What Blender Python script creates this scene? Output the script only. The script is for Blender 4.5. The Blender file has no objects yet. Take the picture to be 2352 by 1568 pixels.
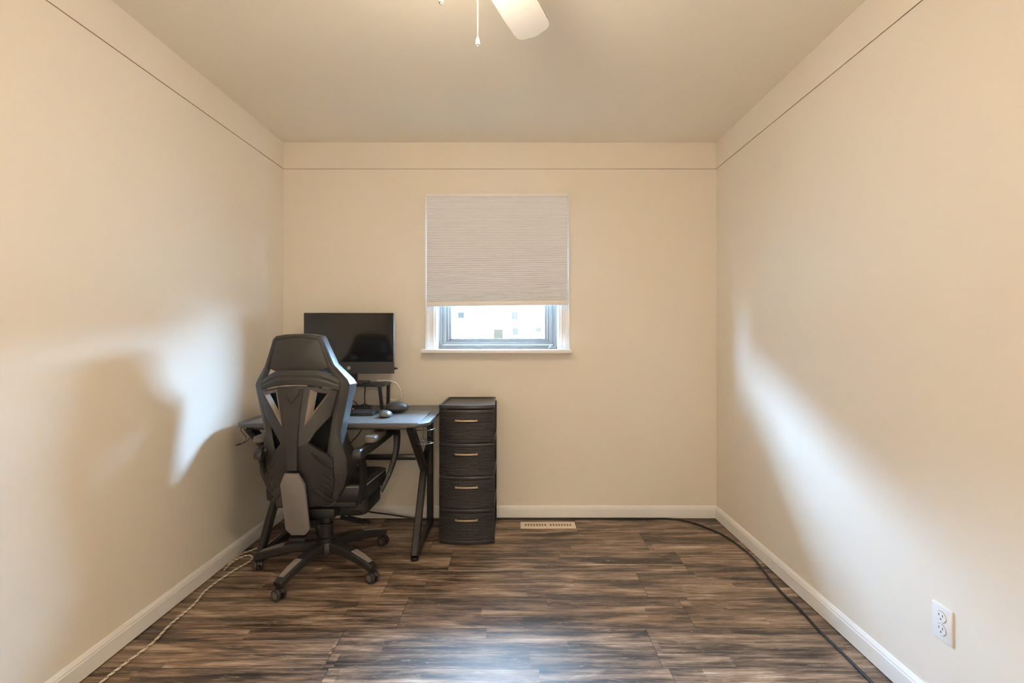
import bpy, bmesh, math, random
from mathutils import Vector, Matrix

random.seed(7)
SC = bpy.context.scene
COL = SC.collection

# ------------------------------------------------------------------ camera
cam_d = bpy.data.cameras.new('camera')
cam = bpy.data.objects.new('camera', cam_d)
COL.objects.link(cam)
cam.location = (0, 0, 1.20)
cam.rotation_euler = (math.radians(90), 0, 0)
cam_d.sensor_width = 36
cam_d.lens = 36 * 1110 / 2352
cam_d.shift_x = -7 / 2352
cam_d.shift_y = -18 / 2352
cam_d.clip_start = 0.02
cam_d.clip_end = 500
SC.camera = cam

# ------------------------------------------------------------------ light and exposure
SKY_STRENGTH = 320.0
SKY_COLOR = (0.48, 0.79, 1.18)
LAMP_STRENGTH = 94.0
HALL_FILL_STRENGTH = 2200.0  # fill light added in the unseen hall
HALL_FILL_COLOR = (1.0, 0.96, 0.88)
LAMP_COLOR = (1.0, 0.825, 0.61)

SC.view_settings.view_transform = 'Standard'
SC.view_settings.look = 'None'
SC.view_settings.exposure = 0.0
SC.view_settings.gamma = 1.0
SC.view_settings.use_curve_mapping = False

world = bpy.data.worlds.new('overcast_sky')
SC.world = world
world.use_nodes = True
wn = world.node_tree
bg = wn.nodes['Background']
bg.inputs['Color'].default_value = (*SKY_COLOR, 1)
# overcast sky: three times brighter overhead than at the horizon
_tc = wn.nodes.new('ShaderNodeTexCoord'); _sp = wn.nodes.new('ShaderNodeSeparateXYZ')
_mm = wn.nodes.new('ShaderNodeMath'); _mm.operation = 'MULTIPLY_ADD'; _mm.use_clamp = False
_mx = wn.nodes.new('ShaderNodeMath'); _mx.operation = 'MAXIMUM'; _mx.inputs[1].default_value = 0.0
wn.links.new(_tc.outputs['Generated'], _sp.inputs[0]); wn.links.new(_sp.outputs[2], _mx.inputs[0])
wn.links.new(_mx.outputs[0], _mm.inputs[0]); _mm.inputs[1].default_value = SKY_STRENGTH * 2 / 3; _mm.inputs[2].default_value = SKY_STRENGTH / 3
wn.links.new(_mm.outputs[0], bg.inputs['Strength'])

pl = bpy.data.lights.new('window_daylight', 'AREA')
pl.shape = 'RECTANGLE'
pl.size = 0.64
pl.size_y = 0.27
plo = bpy.data.objects.new('window_daylight', pl)
COL.objects.link(plo)
plo.location = (-0.115, 3.272, 1.27)
plo.rotation_euler = (math.radians(-90), 0, 0)      # -Z looks into the room (-y)
pl.cycles.is_portal = True

cy = SC.cycles
cy.use_denoising = True
cy.max_bounces = 12
cy.diffuse_bounces = 8
cy.glossy_bounces = 4
cy.transparent_max_bounces = 12
cy.caustics_reflective = False
cy.caustics_refractive = False
cy.sample_clamp_indirect = 12

# ------------------------------------------------------------------ node helpers
class NT:
    def __init__(self, name):
        self.m = bpy.data.materials.new(name)
        self.m.use_nodes = True
        self.t = self.m.node_tree
        self.b = self.t.nodes['Principled BSDF']
        self.out = self.t.nodes['Material Output']

    def n(self, kind, **kw):
        nd = self.t.nodes.new(kind)
        for k, v in kw.items():
            setattr(nd, k, v)
        return nd

    def put(self, sock, v):
        if hasattr(v, 'is_output'):
            self.t.links.new(v, sock)
        else:
            sock.default_value = v

    def math(self, op, a, b=None, c=None, clamp=False):
        nd = self.n('ShaderNodeMath', operation=op, use_clamp=clamp)
        self.put(nd.inputs[0], a)
        if b is not None:
            self.put(nd.inputs[1], b)
        if c is not None:
            self.put(nd.inputs[2], c)
        return nd.outputs[0]

    def xyz(self, x, y, z):
        nd = self.n('ShaderNodeCombineXYZ')
        for s, v in zip(nd.inputs, (x, y, z)):
            self.put(s, v)
        return nd.outputs[0]

    def coords(self, kind='Object'):
        return self.n('ShaderNodeTexCoord').outputs[kind]

    def sep(self, v):
        nd = self.n('ShaderNodeSeparateXYZ')
        self.put(nd.inputs[0], v)
        return nd.outputs

    def noise(self, vec, scale, detail=4, rough=0.55, dist=0.0):
        nd = self.n('ShaderNodeTexNoise')
        self.put(nd.inputs['Vector'], vec)
        nd.inputs['Scale'].default_value = scale
        nd.inputs['Detail'].default_value = detail
        nd.inputs['Roughness'].default_value = rough
        nd.inputs['Distortion'].default_value = dist
        return nd.outputs['Fac']

    def white(self, vec):
        nd = self.n('ShaderNodeTexWhiteNoise', noise_dimensions='3D')
        self.put(nd.inputs['Vector'], vec)
        return nd.outputs['Value']

    def ramp(self, fac, stops):
        nd = self.n('ShaderNodeValToRGB')
        cr = nd.color_ramp
        while len(cr.elements) < len(stops):
            cr.elements.new(0.5)
        for e, (p, c) in zip(cr.elements, stops):
            e.position = p
            e.color = (*c, 1) if len(c) == 3 else c
        self.put(nd.inputs[0], fac)
        return nd.outputs[0]

    def mix(self, fac, a, b, mode='MIX'):
        nd = self.n('ShaderNodeMix', data_type='RGBA', blend_type=mode)
        self.put(nd.inputs[0], fac)
        for s, v in ((nd.inputs[6], a), (nd.inputs[7], b)):
            if isinstance(v, tuple) and len(v) == 3:
                v = (*v, 1)
            self.put(s, v)
        return nd.outputs[2]

    def bump(self, h, strength=0.2, dist=0.002):
        nd = self.n('ShaderNodeBump')
        nd.inputs['Strength'].default_value = strength
        nd.inputs['Distance'].default_value = dist
        self.put(nd.inputs['Height'], h)
        self.put(self.b.inputs['Normal'], nd.outputs[0])

    def set(self, **kw):
        for k, v in kw.items():
            s = self.b.inputs[k.replace('_', ' ')]
            if isinstance(v, tuple) and len(v) == 3:
                v = (*v, 1)
            self.put(s, v)
        return self


def plain(name, col, rough=0.5, metal=0.0, spec=0.5, var=0.12, vscale=30, bump=0.0, bscale=200, bdist=0.0006):
    """A painted / moulded / cast surface: slight procedural tone variation and micro bump."""
    t = NT(name)
    c = t.coords()
    f = t.noise(c, vscale, 3)
    dark = tuple(x * (1 - var) for x in col)
    lite = tuple(min(1, x * (1 + var)) for x in col)
    t.set(Base_Color=t.mix(f, dark, lite), Roughness=rough, Metallic=metal)
    t.b.inputs['Specular IOR Level'].default_value = spec
    if bump:
        t.bump(t.noise(c, bscale, 3), bump, bdist)
    return t.m


M = {}
M['wall'] = plain('wall_paint', (0.80, 0.748, 0.668), 0.62, spec=0.3, var=0.012, vscale=3, bump=0.10, bscale=260, bdist=0.001)
M['ceiling'] = plain('ceiling_paint', (0.84, 0.79, 0.685), 0.8, spec=0.2, var=0.012, vscale=3, bump=0.12, bscale=220, bdist=0.001)
M['white'] = plain('white_trim_paint', (0.86, 0.86, 0.86), 0.4, spec=0.4, var=0.02, vscale=8, bump=0.04, bscale=90)
M['seam'] = plain('dark_seam', (0.24, 0.15, 0.08), 0.8)
M['vinyl'] = plain('window_vinyl', (0.15, 0.128, 0.11), 0.45, var=0.03)
M['black_gap'] = plain('dark_gap', (0.012, 0.010, 0.009), 0.9)
M['crank'] = plain('crank_metal', (0.22, 0.22, 0.22), 0.4, metal=0.7)
M['rail'] = plain('blind_rail', (0.84, 0.82, 0.82), 0.45, var=0.02)
M['cord_clear'] = plain('cord_pale', (0.78, 0.80, 0.76), 0.35, var=0.02)
M['fan_white'] = plain('fan_enamel', (0.74, 0.73, 0.70), 0.4, var=0.02)
M['fan_edge'] = plain('fan_chipped_edge', (0.42, 0.24, 0.10), 0.7, var=0.3)
M['chain'] = plain('chain_brass', (0.85, 0.78, 0.62), 0.3, metal=0.6)
M['fob_grey'] = plain('fob_metal', (0.45, 0.41, 0.33), 0.35, metal=0.6)
M['plastic'] = plain('black_plastic', (0.020, 0.0185, 0.018), 0.42, var=0.15, bump=0.08, bscale=600, bdist=0.0004)
M['plastic_dk'] = plain('deep_black_plastic', (0.009, 0.0085, 0.009), 0.5, var=0.15)
M['frame_pl'] = plain('chair_frame_plastic', (0.029, 0.0265, 0.025), 0.45, var=0.10, bump=0.06, bscale=700, bdist=0.0003)
M['grey_trim'] = plain('bronze_grey_trim', (0.26, 0.215, 0.18), 0.45, var=0.05)
M['plate'] = plain('spine_cover_grey', (0.17, 0.155, 0.15), 0.5, var=0.06, bump=0.05, bscale=500, bdist=0.0003)
M['inlay'] = plain('leg_inlay_grey', (0.23, 0.205, 0.195), 0.5, var=0.05)
M['wheel'] = plain('caster_rubber', (0.025, 0.023, 0.022), 0.4)
M['hubcap'] = plain('caster_hub', (0.15, 0.13, 0.12), 0.4)
M['steel'] = plain('bright_steel', (0.75, 0.73, 0.70), 0.2, metal=1.0)
M['desk_top'] = plain('desk_carbon_black', (0.070, 0.064, 0.060), 0.35, var=0.2, vscale=120)
M['desk_leg'] = plain('desk_leg_metal', (0.018, 0.017, 0.0175), 0.35, metal=0.0, var=0.1)
M['wire'] = plain('holder_wire', (0.30, 0.30, 0.31), 0.25, metal=0.9)
M['wire_dk'] = plain('hook_wire', (0.03, 0.03, 0.03), 0.35)
M['bezel'] = plain('monitor_plastic', (0.030, 0.029, 0.029), 0.45, var=0.05)
M['logo'] = plain('logo_silver', (0.62, 0.60, 0.58), 0.35, metal=0.3)
M['mouse'] = plain('mouse_grey', (0.13, 0.125, 0.125), 0.4, var=0.05)
M['case'] = plain('case_fabric', (0.028, 0.028, 0.030), 0.5, bump=0.2, bscale=900)
M['key'] = plain('key_black', (0.025, 0.025, 0.027), 0.45)
M['amber'] = plain('button_amber', (0.75, 0.55, 0.40), 0.4)
M['cable_bk'] = plain('black_cable', (0.014, 0.013, 0.013), 0.45)
M['cable_wh'] = plain('white_cable', (0.82, 0.78, 0.70), 0.5)
M['braid_a'] = plain('braid_pale', (0.74, 0.68, 0.58), 0.7)
M['braid_b'] = plain('braid_brown', (0.20, 0.15, 0.10), 0.8)
M['drawer_frame'] = plain('drawer_frame_plastic', (0.022, 0.020, 0.0205), 0.35, var=0.1)
M['drawer_in'] = plain('drawer_tub_plastic', (0.016, 0.014, 0.014), 0.6)  # darker plastic of the drawer tubs
M['handle'] = plain('bronze_handle', (0.50, 0.37, 0.27), 0.32, metal=0.7)
M['register'] = plain('register_cream', (0.82, 0.72, 0.58), 0.45, var=0.02)
M['outlet'] = plain('outlet_white', (0.82, 0.82, 0.83), 0.3, var=0.01)
M['outlet_slot'] = plain('outlet_slot_dark', (0.10, 0.09, 0.09), 0.7)
M['facade'] = plain('facade_white', (0.22, 0.22, 0.22), 0.9, spec=0.0, var=0.02, vscale=0.5)
M['pane_dark'] = plain('far_pane_dark', (0.0042, 0.0042, 0.0034), 1.0, spec=0.0, var=0.05)
M['pane_pale'] = plain('far_pane_pale', (0.0080, 0.0072, 0.0060), 1.0, spec=0.0, var=0.25, vscale=3)
M['ground'] = plain('ground_outside', (0.22, 0.22, 0.20), 0.9, spec=0.0, var=0.1, vscale=0.5)


def mesh_fabric():
    t = NT('chair_mesh_fabric')
    c = t.coords()
    x, y, z = t.sep(c)
    a = t.math('SINE', t.math('MULTIPLY', t.math('ADD', x, z), 620))
    b = t.math('SINE', t.math('MULTIPLY', t.math('SUBTRACT', x, z), 620))
    h = t.math('MULTIPLY', a, b)
    t.set(Base_Color=t.ramp(h, [(0.35, (0.006, 0.006, 0.007)), (0.75, (0.035, 0.035, 0.04))]), Roughness=0.65)
    t.bump(h, 0.5, 0.0015)
    return t.m
M['meshfab'] = mesh_fabric()


def leatherette():
    t = NT('chair_seat_fabric')
    c = t.coords()
    f = t.noise(c, 400, 3)
    t.set(Base_Color=t.mix(f, (0.009, 0.0085, 0.009), (0.019, 0.018, 0.0185)), Roughness=0.5)
    t.bump(f, 0.25, 0.001)
    return t.m
M['seatfab'] = leatherette()


def blind_fabric():
    t = NT('cellular_blind_fabric')
    c = t.coords()
    f = t.noise(c, 350, 3)
    t.set(Base_Color=t.mix(f, (0.73, 0.76, 0.83), (0.79, 0.82, 0.89)), Roughness=0.85)
    t.b.inputs['Specular IOR Level'].default_value = 0.1
    t.bump(f, 0.1, 0.0008)
    return t.m
M['blind'] = blind_fabric()


def desk_mat():
    t = NT('desk_mat_rubber')
    c = t.coords()
    f = t.noise(c, 500, 2)
    d = t.noise(c, 28, 4, 0.7)
    pale_spots = t.ramp(d, [(0.55, (0, 0, 0)), (0.75, (0.12, 0.12, 0.12))])  # random pale spots over the mat colour
    base = t.mix(f, (0.115, 0.12, 0.126), (0.17, 0.175, 0.183))
    t.set(Base_Color=t.mix(1.0, base, pale_spots, 'ADD'), Roughness=0.34)
    t.bump(f, 0.1, 0.0006)
    return t.m
M['deskmat'] = desk_mat()


def weave():
    """Drawer fronts: moulded basket weave, rows of staggered raised dashes."""
    t = NT('moulded_weave_plastic')
    c = t.coords()
    x, y, z = t.sep(c)
    rowf = t.math('DIVIDE', z, 0.0085)
    row = t.math('FLOOR', rowf)
    fy = t.math('FRACT', rowf)
    odd = t.math('MODULO', t.math('ABSOLUTE', row), 2.0)
    xf = t.math('ADD', t.math('DIVIDE', x, 0.034), t.math('MULTIPLY', odd, 0.5))
    fx = t.math('FRACT', xf)
    hx = t.math('SINE', t.math('MULTIPLY', fx, math.pi))
    hy = t.math('SINE', t.math('MULTIPLY', fy, math.pi))
    h = t.math('MULTIPLY', t.math('POWER', hx, 0.6), t.math('POWER', hy, 0.7))
    t.set(Base_Color=t.ramp(h, [(0.1, (0.006, 0.0055, 0.006)), (0.8, (0.019, 0.0175, 0.019))]), Roughness=0.42)
    t.bump(h, 0.8, 0.003)
    return t.m
M['weave'] = weave()


def screen():
    t = NT('monitor_glass')
    c = t.coords()
    f = t.noise(c, 5, 2)
    t.set(Base_Color=t.mix(f, (0.010, 0.010, 0.010), (0.013, 0.013, 0.013)), Roughness=0.10)
    return t.m
M['screen'] = screen()


def glass():
    t = NT('window_pane_glass')
    tr = t.n('ShaderNodeBsdfTransparent')
    tr.inputs[0].default_value = (0.96, 0.98, 0.98, 1)
    gl = t.n('ShaderNodeBsdfGlossy')
    gl.inputs['Roughness'].default_value = 0.02
    mx = t.n('ShaderNodeMixShader')
    mx.inputs[0].default_value = 0.05
    t.t.links.new(tr.outputs[0], mx.inputs[1])
    t.t.links.new(gl.outputs[0], mx.inputs[2])
    t.t.links.new(mx.outputs[0], t.out.inputs['Surface'])
    return t.m
M['glass'] = glass()


def lamp_glass():
    t = NT('lit_lamp_shade')
    t.b.inputs['Base Color'].default_value = (0.9, 0.87, 0.8, 1)
    t.b.inputs['Emission Color'].default_value = (*LAMP_COLOR, 1)
    t.b.inputs['Emission Strength'].default_value = LAMP_STRENGTH
    return t.m
M['lamp'] = lamp_glass()


def floor_mat():
    t = NT('rustic_plank_floor')
    c = t.coords()
    x, y, z = t.sep(c)
    PW = 0.2355
    prow_f = t.math('DIVIDE', t.math('SUBTRACT', y, 1.734 - 20 * PW), PW)
    prow = t.math('FLOOR', prow_f)
    pfy = t.math('FRACT', prow_f)
    poff = t.white(t.xyz(prow, 3.1, 0.0))
    pxf = t.math('ADD', t.math('DIVIDE', x, 1.22), t.math('MULTIPLY', poff, 7.3))
    pcol = t.math('FLOOR', pxf)
    pfx = t.math('FRACT', pxf)
    # printed staves: three per plank, of uneven length
    srow = t.math('FLOOR', t.math('MULTIPLY', prow_f, 3.0))
    soff = t.white(t.xyz(srow, 9.7, pcol))
    sxf = t.math('ADD', t.math('DIVIDE', x, 0.71), t.math('MULTIPLY', soff, 11.0))
    scol = t.math('FLOOR', sxf)
    sid = t.xyz(srow, scol, pcol)
    tone = t.white(sid)
    shift = t.math('MULTIPLY', tone, 40.0)
    # long fibre streaks
    v1 = t.xyz(t.math('ADD', t.math('MULTIPLY', x, 1.6), shift), t.math('MULTIPLY', y, 26.0), shift)
    fib = t.noise(v1, 1.6, 7, 0.66, 0.25)
    pshift = t.math('MULTIPLY', t.white(t.xyz(prow, pcol, 4.0)), 30.0)
    v2 = t.xyz(t.math('ADD', t.math('MULTIPLY', x, 1.5), pshift), t.math('MULTIPLY', y, 8.5), pshift)
    blot = t.noise(v2, 1.9, 4, 0.6, 0.5)
    v3 = t.xyz(t.math('MULTIPLY', x, 9.0), t.math('MULTIPLY', y, 150.0), shift)
    fine = t.noise(v3, 1.6, 4, 0.7)
    def amp(n_, k):
        return t.math('MULTIPLY', t.math('SUBTRACT', n_, 0.5), k)
    val = t.math('ADD', amp(tone, 0.13), amp(fib, 1.25))
    val = t.math('ADD', val, amp(blot, 1.05))
    val = t.math('ADD', val, amp(fine, 0.60))
    val = t.math('ADD', val, 0.47)
    col = t.ramp(val, [(0.16, (0.026, 0.020, 0.016)), (0.34, (0.080, 0.056, 0.041)),
                       (0.50, (0.200, 0.134, 0.092)), (0.66, (0.35, 0.25, 0.175)), (0.86, (0.60, 0.48, 0.37))])
    # pale worn scuffs
    v4 = t.xyz(t.math('ADD', t.math('MULTIPLY', x, 5.0), t.math('MULTIPLY', y, 2.0)), t.math('MULTIPLY', y, 26.0), 2.0)
    sc_ = t.noise(v4, 2.2, 8, 0.75, 1.2)
    scuff = t.ramp(sc_, [(0.565, (0, 0, 0)), (0.66, (0.65, 0.65, 0.65))])
    col = t.mix(scuff, col, (0.40, 0.31, 0.23))
    # seams between planks
    ey = t.math('MINIMUM', pfy, t.math('SUBTRACT', 1.0, pfy))
    ex = t.math('MINIMUM', pfx, t.math('SUBTRACT', 1.0, pfx))
    sy = t.math('LESS_THAN', ey, 0.006)
    sx = t.math('LESS_THAN', ex, 0.0011)
    seam = t.math('MAXIMUM', sy, sx)
    col = t.mix(t.math('MULTIPLY', seam, 0.7), col, (0.018, 0.013, 0.010))
    rough = t.math('ADD', t.math('MULTIPLY', fine, 0.16), 0.41)
    t.set(Base_Color=col, Roughness=rough)
    t.b.inputs['Specular IOR Level'].default_value = 0.5
    hgt = t.math('SUBTRACT', t.math('ADD', t.math('MULTIPLY', fib, 0.6), t.math('MULTIPLY', fine, 0.5)), seam)
    t.bump(hgt, 0.22, 0.002)
    return t.m
M['floor'] = floor_mat()

# ------------------------------------------------------------------ object helpers
def tag(o, label=None, cat=None, group=None, kind=None):
    if label:
        o['label'] = label
    if cat:
        o['category'] = cat
    if group:
        o['group'] = group
    if kind:
        o['kind'] = kind
    return o


def thing(name, label, cat, loc=(0, 0, 0), rz=0.0, group=None, kind=None):
    o = bpy.data.objects.new(name, None)
    o.empty_display_size = 0.05
    COL.objects.link(o)
    o.location = loc
    o.rotation_euler = (0, 0, rz)
    return tag(o, label, cat, group, kind)


def finish(name, bm, mats, parent=None, smooth=35.0, label=None):
    bmesh.ops.recalc_face_normals(bm, faces=bm.faces)
    me = bpy.data.meshes.new(name)
    bm.to_mesh(me)
    bm.free()
    if not isinstance(mats, (list, tuple)):
        mats = [mats]
    for m in mats:
        me.materials.append(m)
    if smooth:
        me.polygons.foreach_set('use_smooth', [True] * len(me.polygons))
        me.set_sharp_from_angle(angle=math.radians(smooth))
    o = bpy.data.objects.new(name, me)
    COL.objects.link(o)
    if parent is not None:
        o.parent = parent
    if label:
        o['label'] = label
    return o


def bevel(bm, geom_verts, w, seg=2, ang=30):
    es = set()
    vs = set(geom_verts)
    bm.normal_update()
    for e in bm.edges:
        if e.verts[0] in vs and e.verts[1] in vs and len(e.link_faces) == 2:
            try:
                if e.calc_face_angle() > math.radians(ang):
                    es.add(e)
            except ValueError:
                pass
    if es:
        bmesh.ops.bevel(bm, geom=list(es), offset=w, segments=seg, profile=0.5, affect='EDGES', clamp_overlap=True)


def box(bm, lo, hi, bw=0.0, seg=2, mat=0, rot=None):
    x0, y0, z0 = lo
    x1, y1, z1 = hi
    vs = [bm.verts.new(p) for p in ((x0, y0, z0), (x1, y0, z0), (x1, y1, z0), (x0, y1, z0),
                                    (x0, y0, z1), (x1, y0, z1), (x1, y1, z1), (x0, y1, z1))]
    fs = [bm.faces.new([vs[i] for i in f]) for f in
          ((0, 3, 2, 1), (4, 5, 6, 7), (0, 1, 5, 4), (1, 2, 6, 5), (2, 3, 7, 6), (3, 0, 4, 7))]
    for f in fs:
        f.material_index = mat
    if rot is not None:
        c = Vector(((x0 + x1) / 2, (y0 + y1) / 2, (z0 + z1) / 2))
        for v in vs:
            v.co = c + rot @ (v.co - c)
    if bw:
        bevel(bm, vs, bw, seg)
    return vs


def prism(bm, pts, off, mat=0, bw=0.0, seg=2):
    """Closed solid: polygon of 3-D points and its copy moved by off."""
    off = Vector(off)
    a = [bm.verts.new(p) for p in pts]
    b = [bm.verts.new(Vector(p) + off) for p in pts]
    n = len(pts)
    fs = [bm.faces.new(a), bm.faces.new(list(reversed(b)))]
    for i in range(n):
        j = (i + 1) % n
        fs.append(bm.faces.new((a[j], a[i], b[i], b[j])))
    for f in fs:
        f.material_index = mat
    if bw:
        bm.normal_update()
        bevel(bm, a + b, bw, seg, 25)
    return a + b


def shell(bm, verts, faces, off, mat=0):
    """Faces over 3-D verts given a thickness by off, with walls along the boundary edges."""
    off = Vector(off)
    a = [bm.verts.new(p) for p in verts]
    b = [bm.verts.new(Vector(p) + off) for p in verts]
    cnt = {}
    for f in faces:
        for i in range(len(f)):
            e = (f[i], f[(i + 1) % len(f)])
            k = tuple(sorted(e))
            cnt.setdefault(k, []).append(e)
    out = []
    for f in faces:
        out.append(bm.faces.new([a[i] for i in f]))
        out.append(bm.faces.new([b[i] for i in reversed(f)]))
    for k, es in cnt.items():
        if len(es) == 1:
            i, j = es[0]
            out.append(bm.faces.new((a[j], a[i], b[i], b[j])))
    for f in out:
        f.material_index = mat
    return a + b


def catmull(pts, n=8):
    P = [Vector(p) for p in pts]
    if len(P) < 3:
        return P
    ext = [2 * P[0] - P[1]] + P + [2 * P[-1] - P[-2]]
    out = []
    for i in range(1, len(ext) - 2):
        p0, p1, p2, p3 = ext[i - 1:i + 3]
        for k in range(n):
            t = k / n
            out.append(0.5 * ((2 * p1) + (-p0 + p2) * t + (2 * p0 - 5 * p1 + 4 * p2 - p3) * t * t +
                              (-p0 + 3 * p1 - 3 * p2 + p3) * t ** 3))
    out.append(P[-1])
    return out


def tube(bm, pts, r, sides=10, mat=0, r2=None, closed=False, section=None, up=(0, 0, 1), pattern=None, scale=None):
    """Sweep a ring (or a rectangular section (w, h)) along a path."""
    P = [Vector(p) for p in pts]
    n = len(P)
    rings = []
    up = Vector(up)
    prev = None
    for i in range(n):
        if closed:
            d = P[(i + 1) % n] - P[i - 1]
        else:
            d = P[min(i + 1, n - 1)] - P[max(i - 1, 0)]
        d.normalize()
        ref = prev if prev is not None else up
        s = d.cross(ref)
        if s.length < 1e-5:
            s = d.cross(Vector((1, 0, 0)))
        s.normalize()
        u = s.cross(d).normalized()
        prev = u if section is None else None
        k = scale[i] if scale else 1.0
        ring = []
        if section:
            w, h = section[0] * k / 2, section[1] * k / 2
            c = min(w, h) * 0.35
            for a, b in ((w, h - c), (w - c, h), (-w + c, h), (-w, h - c), (-w, -h + c), (-w + c, -h), (w - c, -h), (w, -h + c)):
                ring.append(bm.verts.new(P[i] + s * a + u * b))
        else:
            for q in range(sides):
                an = 2 * math.pi * q / sides
                rr = r * k
                ring.append(bm.verts.new(P[i] + s * math.cos(an) * rr + u * math.sin(an) * rr))
        rings.append(ring)
    m = len(rings[0])
    for i in range(n if closed else n - 1):
        A, B = rings[i], rings[(i + 1) % n]
        for q in range(m):
            f = bm.faces.new((A[q], A[(q + 1) % m], B[(q + 1) % m], B[q]))
            f.material_index = pattern(i, q) if pattern else mat
    if not closed:
        for rg, rev in ((rings[0], True), (rings[-1], False)):
            f = bm.faces.new(list(reversed(rg)) if rev else rg)
            f.material_index = mat
    return rings


def lathe(bm, prof, center=(0, 0, 0), sides=24, mat=0, axis='z'):
    cx, cy_, cz = center
    rings = []
    for r, h in prof:
        ring = []
        for q in range(sides):
            a = 2 * math.pi * q / sides
            p = Vector((math.cos(a) * r, math.sin(a) * r, h))
            if axis == 'x':
                p = Vector((h, p.x, p.y))
            elif axis == 'y':
                p = Vector((p.x, h, p.y))
            ring.append(bm.verts.new(Vector(center) + p))
        rings.append(ring)
    for A, B in zip(rings, rings[1:]):
        for q in range(sides):
            f = bm.faces.new((A[q], A[(q + 1) % sides], B[(q + 1) % sides], B[q]))
            f.material_index = mat
    for rg, rev in ((rings[0], True), (rings[-1], False)):
        f = bm.faces.new(list(reversed(rg)) if rev else rg)
        f.material_index = mat
    return [v for r_ in rings for v in r_]


def spheroid(bm, c, r, seg=24, rings=14, mat=0):
    ret = bmesh.ops.create_uvsphere(bm, u_segments=seg, v_segments=rings, radius=1.0)
    for v in ret['verts']:
        v.co = Vector((c[0] + v.co.x * r[0], c[1] + v.co.y * r[1], c[2] + v.co.z * r[2]))
        for f in v.link_faces:
            f.material_index = mat
    return ret['verts']


def BM():
    return bmesh.new()


def struct(name, bm, mats, parent=None, smooth=35):
    o = finish(name, bm, mats, parent, smooth)
    if parent is None:
        o['kind'] = 'structure'
    return o

# ------------------------------------------------------------------ the room
XL, XR, YB, YF, H = -1.507, 1.310, 3.144, -0.62, 2.441
T = 0.14
WX0, WX1, WZ0, WZ1 = -0.512, 0.284, 1.072, 2.03     # window opening

bm = BM(); box(bm, (XL - T, -2.1 - T, -0.12), (XR + T, YB + T, 0.0)); struct('floor', bm, M['floor'])
bm = BM(); box(bm, (XL - T, -2.1 - T, H), (XR + T, YB + T, H + 0.12)); struct('ceiling', bm, M['ceiling'])
bm = BM(); box(bm, (XL - 1.0, YB + T, 2.30), (XR + 1.0, YB + T + 0.92, 2.46)); struct('added_eave', bm, M['white'])  # unseen eave added to cut steep daylight and shape the wall patches
bm = BM(); box(bm, (XL - T, YF - T, 0), (XL, YB + T, H)); struct('wall_left', bm, M['wall'])
bm = BM(); box(bm, (XR, YF - T, 0), (XR + T, YB + T, H)); struct('wall_right', bm, M['wall'])
bm = BM()                                               # wall behind the camera, with an unseen doorway added to let hall light in
DA, DB, DH, HY = -0.52, 0.42, 2.03, -2.1
box(bm, (XL, YF - T, 0), (DA, YF, H)); box(bm, (DB, YF - T, 0), (XR, YF, H)); box(bm, (DA, YF - T, DH), (DB, YF, H))
struct('wall_front', bm, M['wall'])
bm = BM(); box(bm, (XL - T, HY - T, 0), (XR + T, HY, H)); struct('wall_added_hall', bm, M['wall'])  # unseen hallway added to bounce fill light through the doorway
bm = BM(); box(bm, (XL - T, HY, 0), (XL, YF - T, H)); box(bm, (XR, HY, 0), (XR + T, YF - T, H)); struct('wall_added_hall_end', bm, M['wall'])  # end walls of the added hallway
bm = BM()
box(bm, (XL, YB, 0), (WX0, YB + T, H))
box(bm, (WX1, YB, 0), (XR, YB + T, H))
box(bm, (WX0, YB, 0), (WX1, YB + T, WZ0))
box(bm, (WX0, YB, WZ1), (WX1, YB + T, H))
struct('wall_back', bm, M['wall'])

# painted frieze band below the ceiling, with the thin dark joint line under it
ZB = 2.272
def frieze(name, lo, hi, slo, shi):
    b = BM()
    box(b, lo, hi, mat=0)
    box(b, slo, shi, mat=1)
    return struct(name, b, [M['wall'], M['seam']], smooth=0)
e = 0.004
frieze('trim_1', (XL, YB - e, ZB), (XR, YB, H), (XL, YB - 0.0015, ZB - 0.0018), (XR, YB, ZB))
frieze('trim_2', (XL, YF, ZB), (XL + e, YB - e, H), (XL, YF, ZB - 0.0018), (XL + 0.0015, YB - e, ZB))
frieze('trim_3', (XR - e, YF, ZB), (XR, YB - e, H), (XR - 0.0015, YF, ZB - 0.0018), (XR, YB - e, ZB))

def baseboard(name, a, b, inward):
    """profile extruded from a to b; inward is the unit vector into the room"""
    prof = [(0, 0.004), (0.013, 0.004), (0.013, 0.062), (0.0105, 0.066), (0.0105, 0.071), (0.004, 0.082), (0, 0.084)]
    A, B, N = Vector(a), Vector(b), Vector(inward)
    bm = BM()
    prism(bm, [A + N * d + Vector((0, 0, h)) for d, h in prof], B - A)
    # dark gap under the board
    g = [(0, 0.0), (0.011, 0.0), (0.011, 0.004), (0, 0.004)]
    prism(bm, [A + N * d + Vector((0, 0, h)) for d, h in g], B - A, mat=1)
    return struct(name, bm, [M['white'], M['black_gap']], smooth=0)
baseboard('baseboard_back', (XL, YB, 0), (XR, YB, 0), (0, -1, 0))
baseboard('baseboard_left', (XL, YF, 0), (XL, YB - 0.013, 0), (1, 0, 0))
baseboard('baseboard_right', (XR, YF, 0), (XR, YB - 0.013, 0), (-1, 0, 0))

# ------------------------------------------------------------------ window
win = thing('window_1', 'white framed casement window in the back wall with a pleated blind', 'window', (-0.114, YB, WZ0), kind='structure')
wl = win.location
def L(p):
    return (p[0] - wl.x, p[1] - wl.y, p[2] - wl.z)
def wbox(bm, lo, hi, bw=0.0, mat=0):
    box(bm, L(lo), L(hi), bw, 1, mat)

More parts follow.
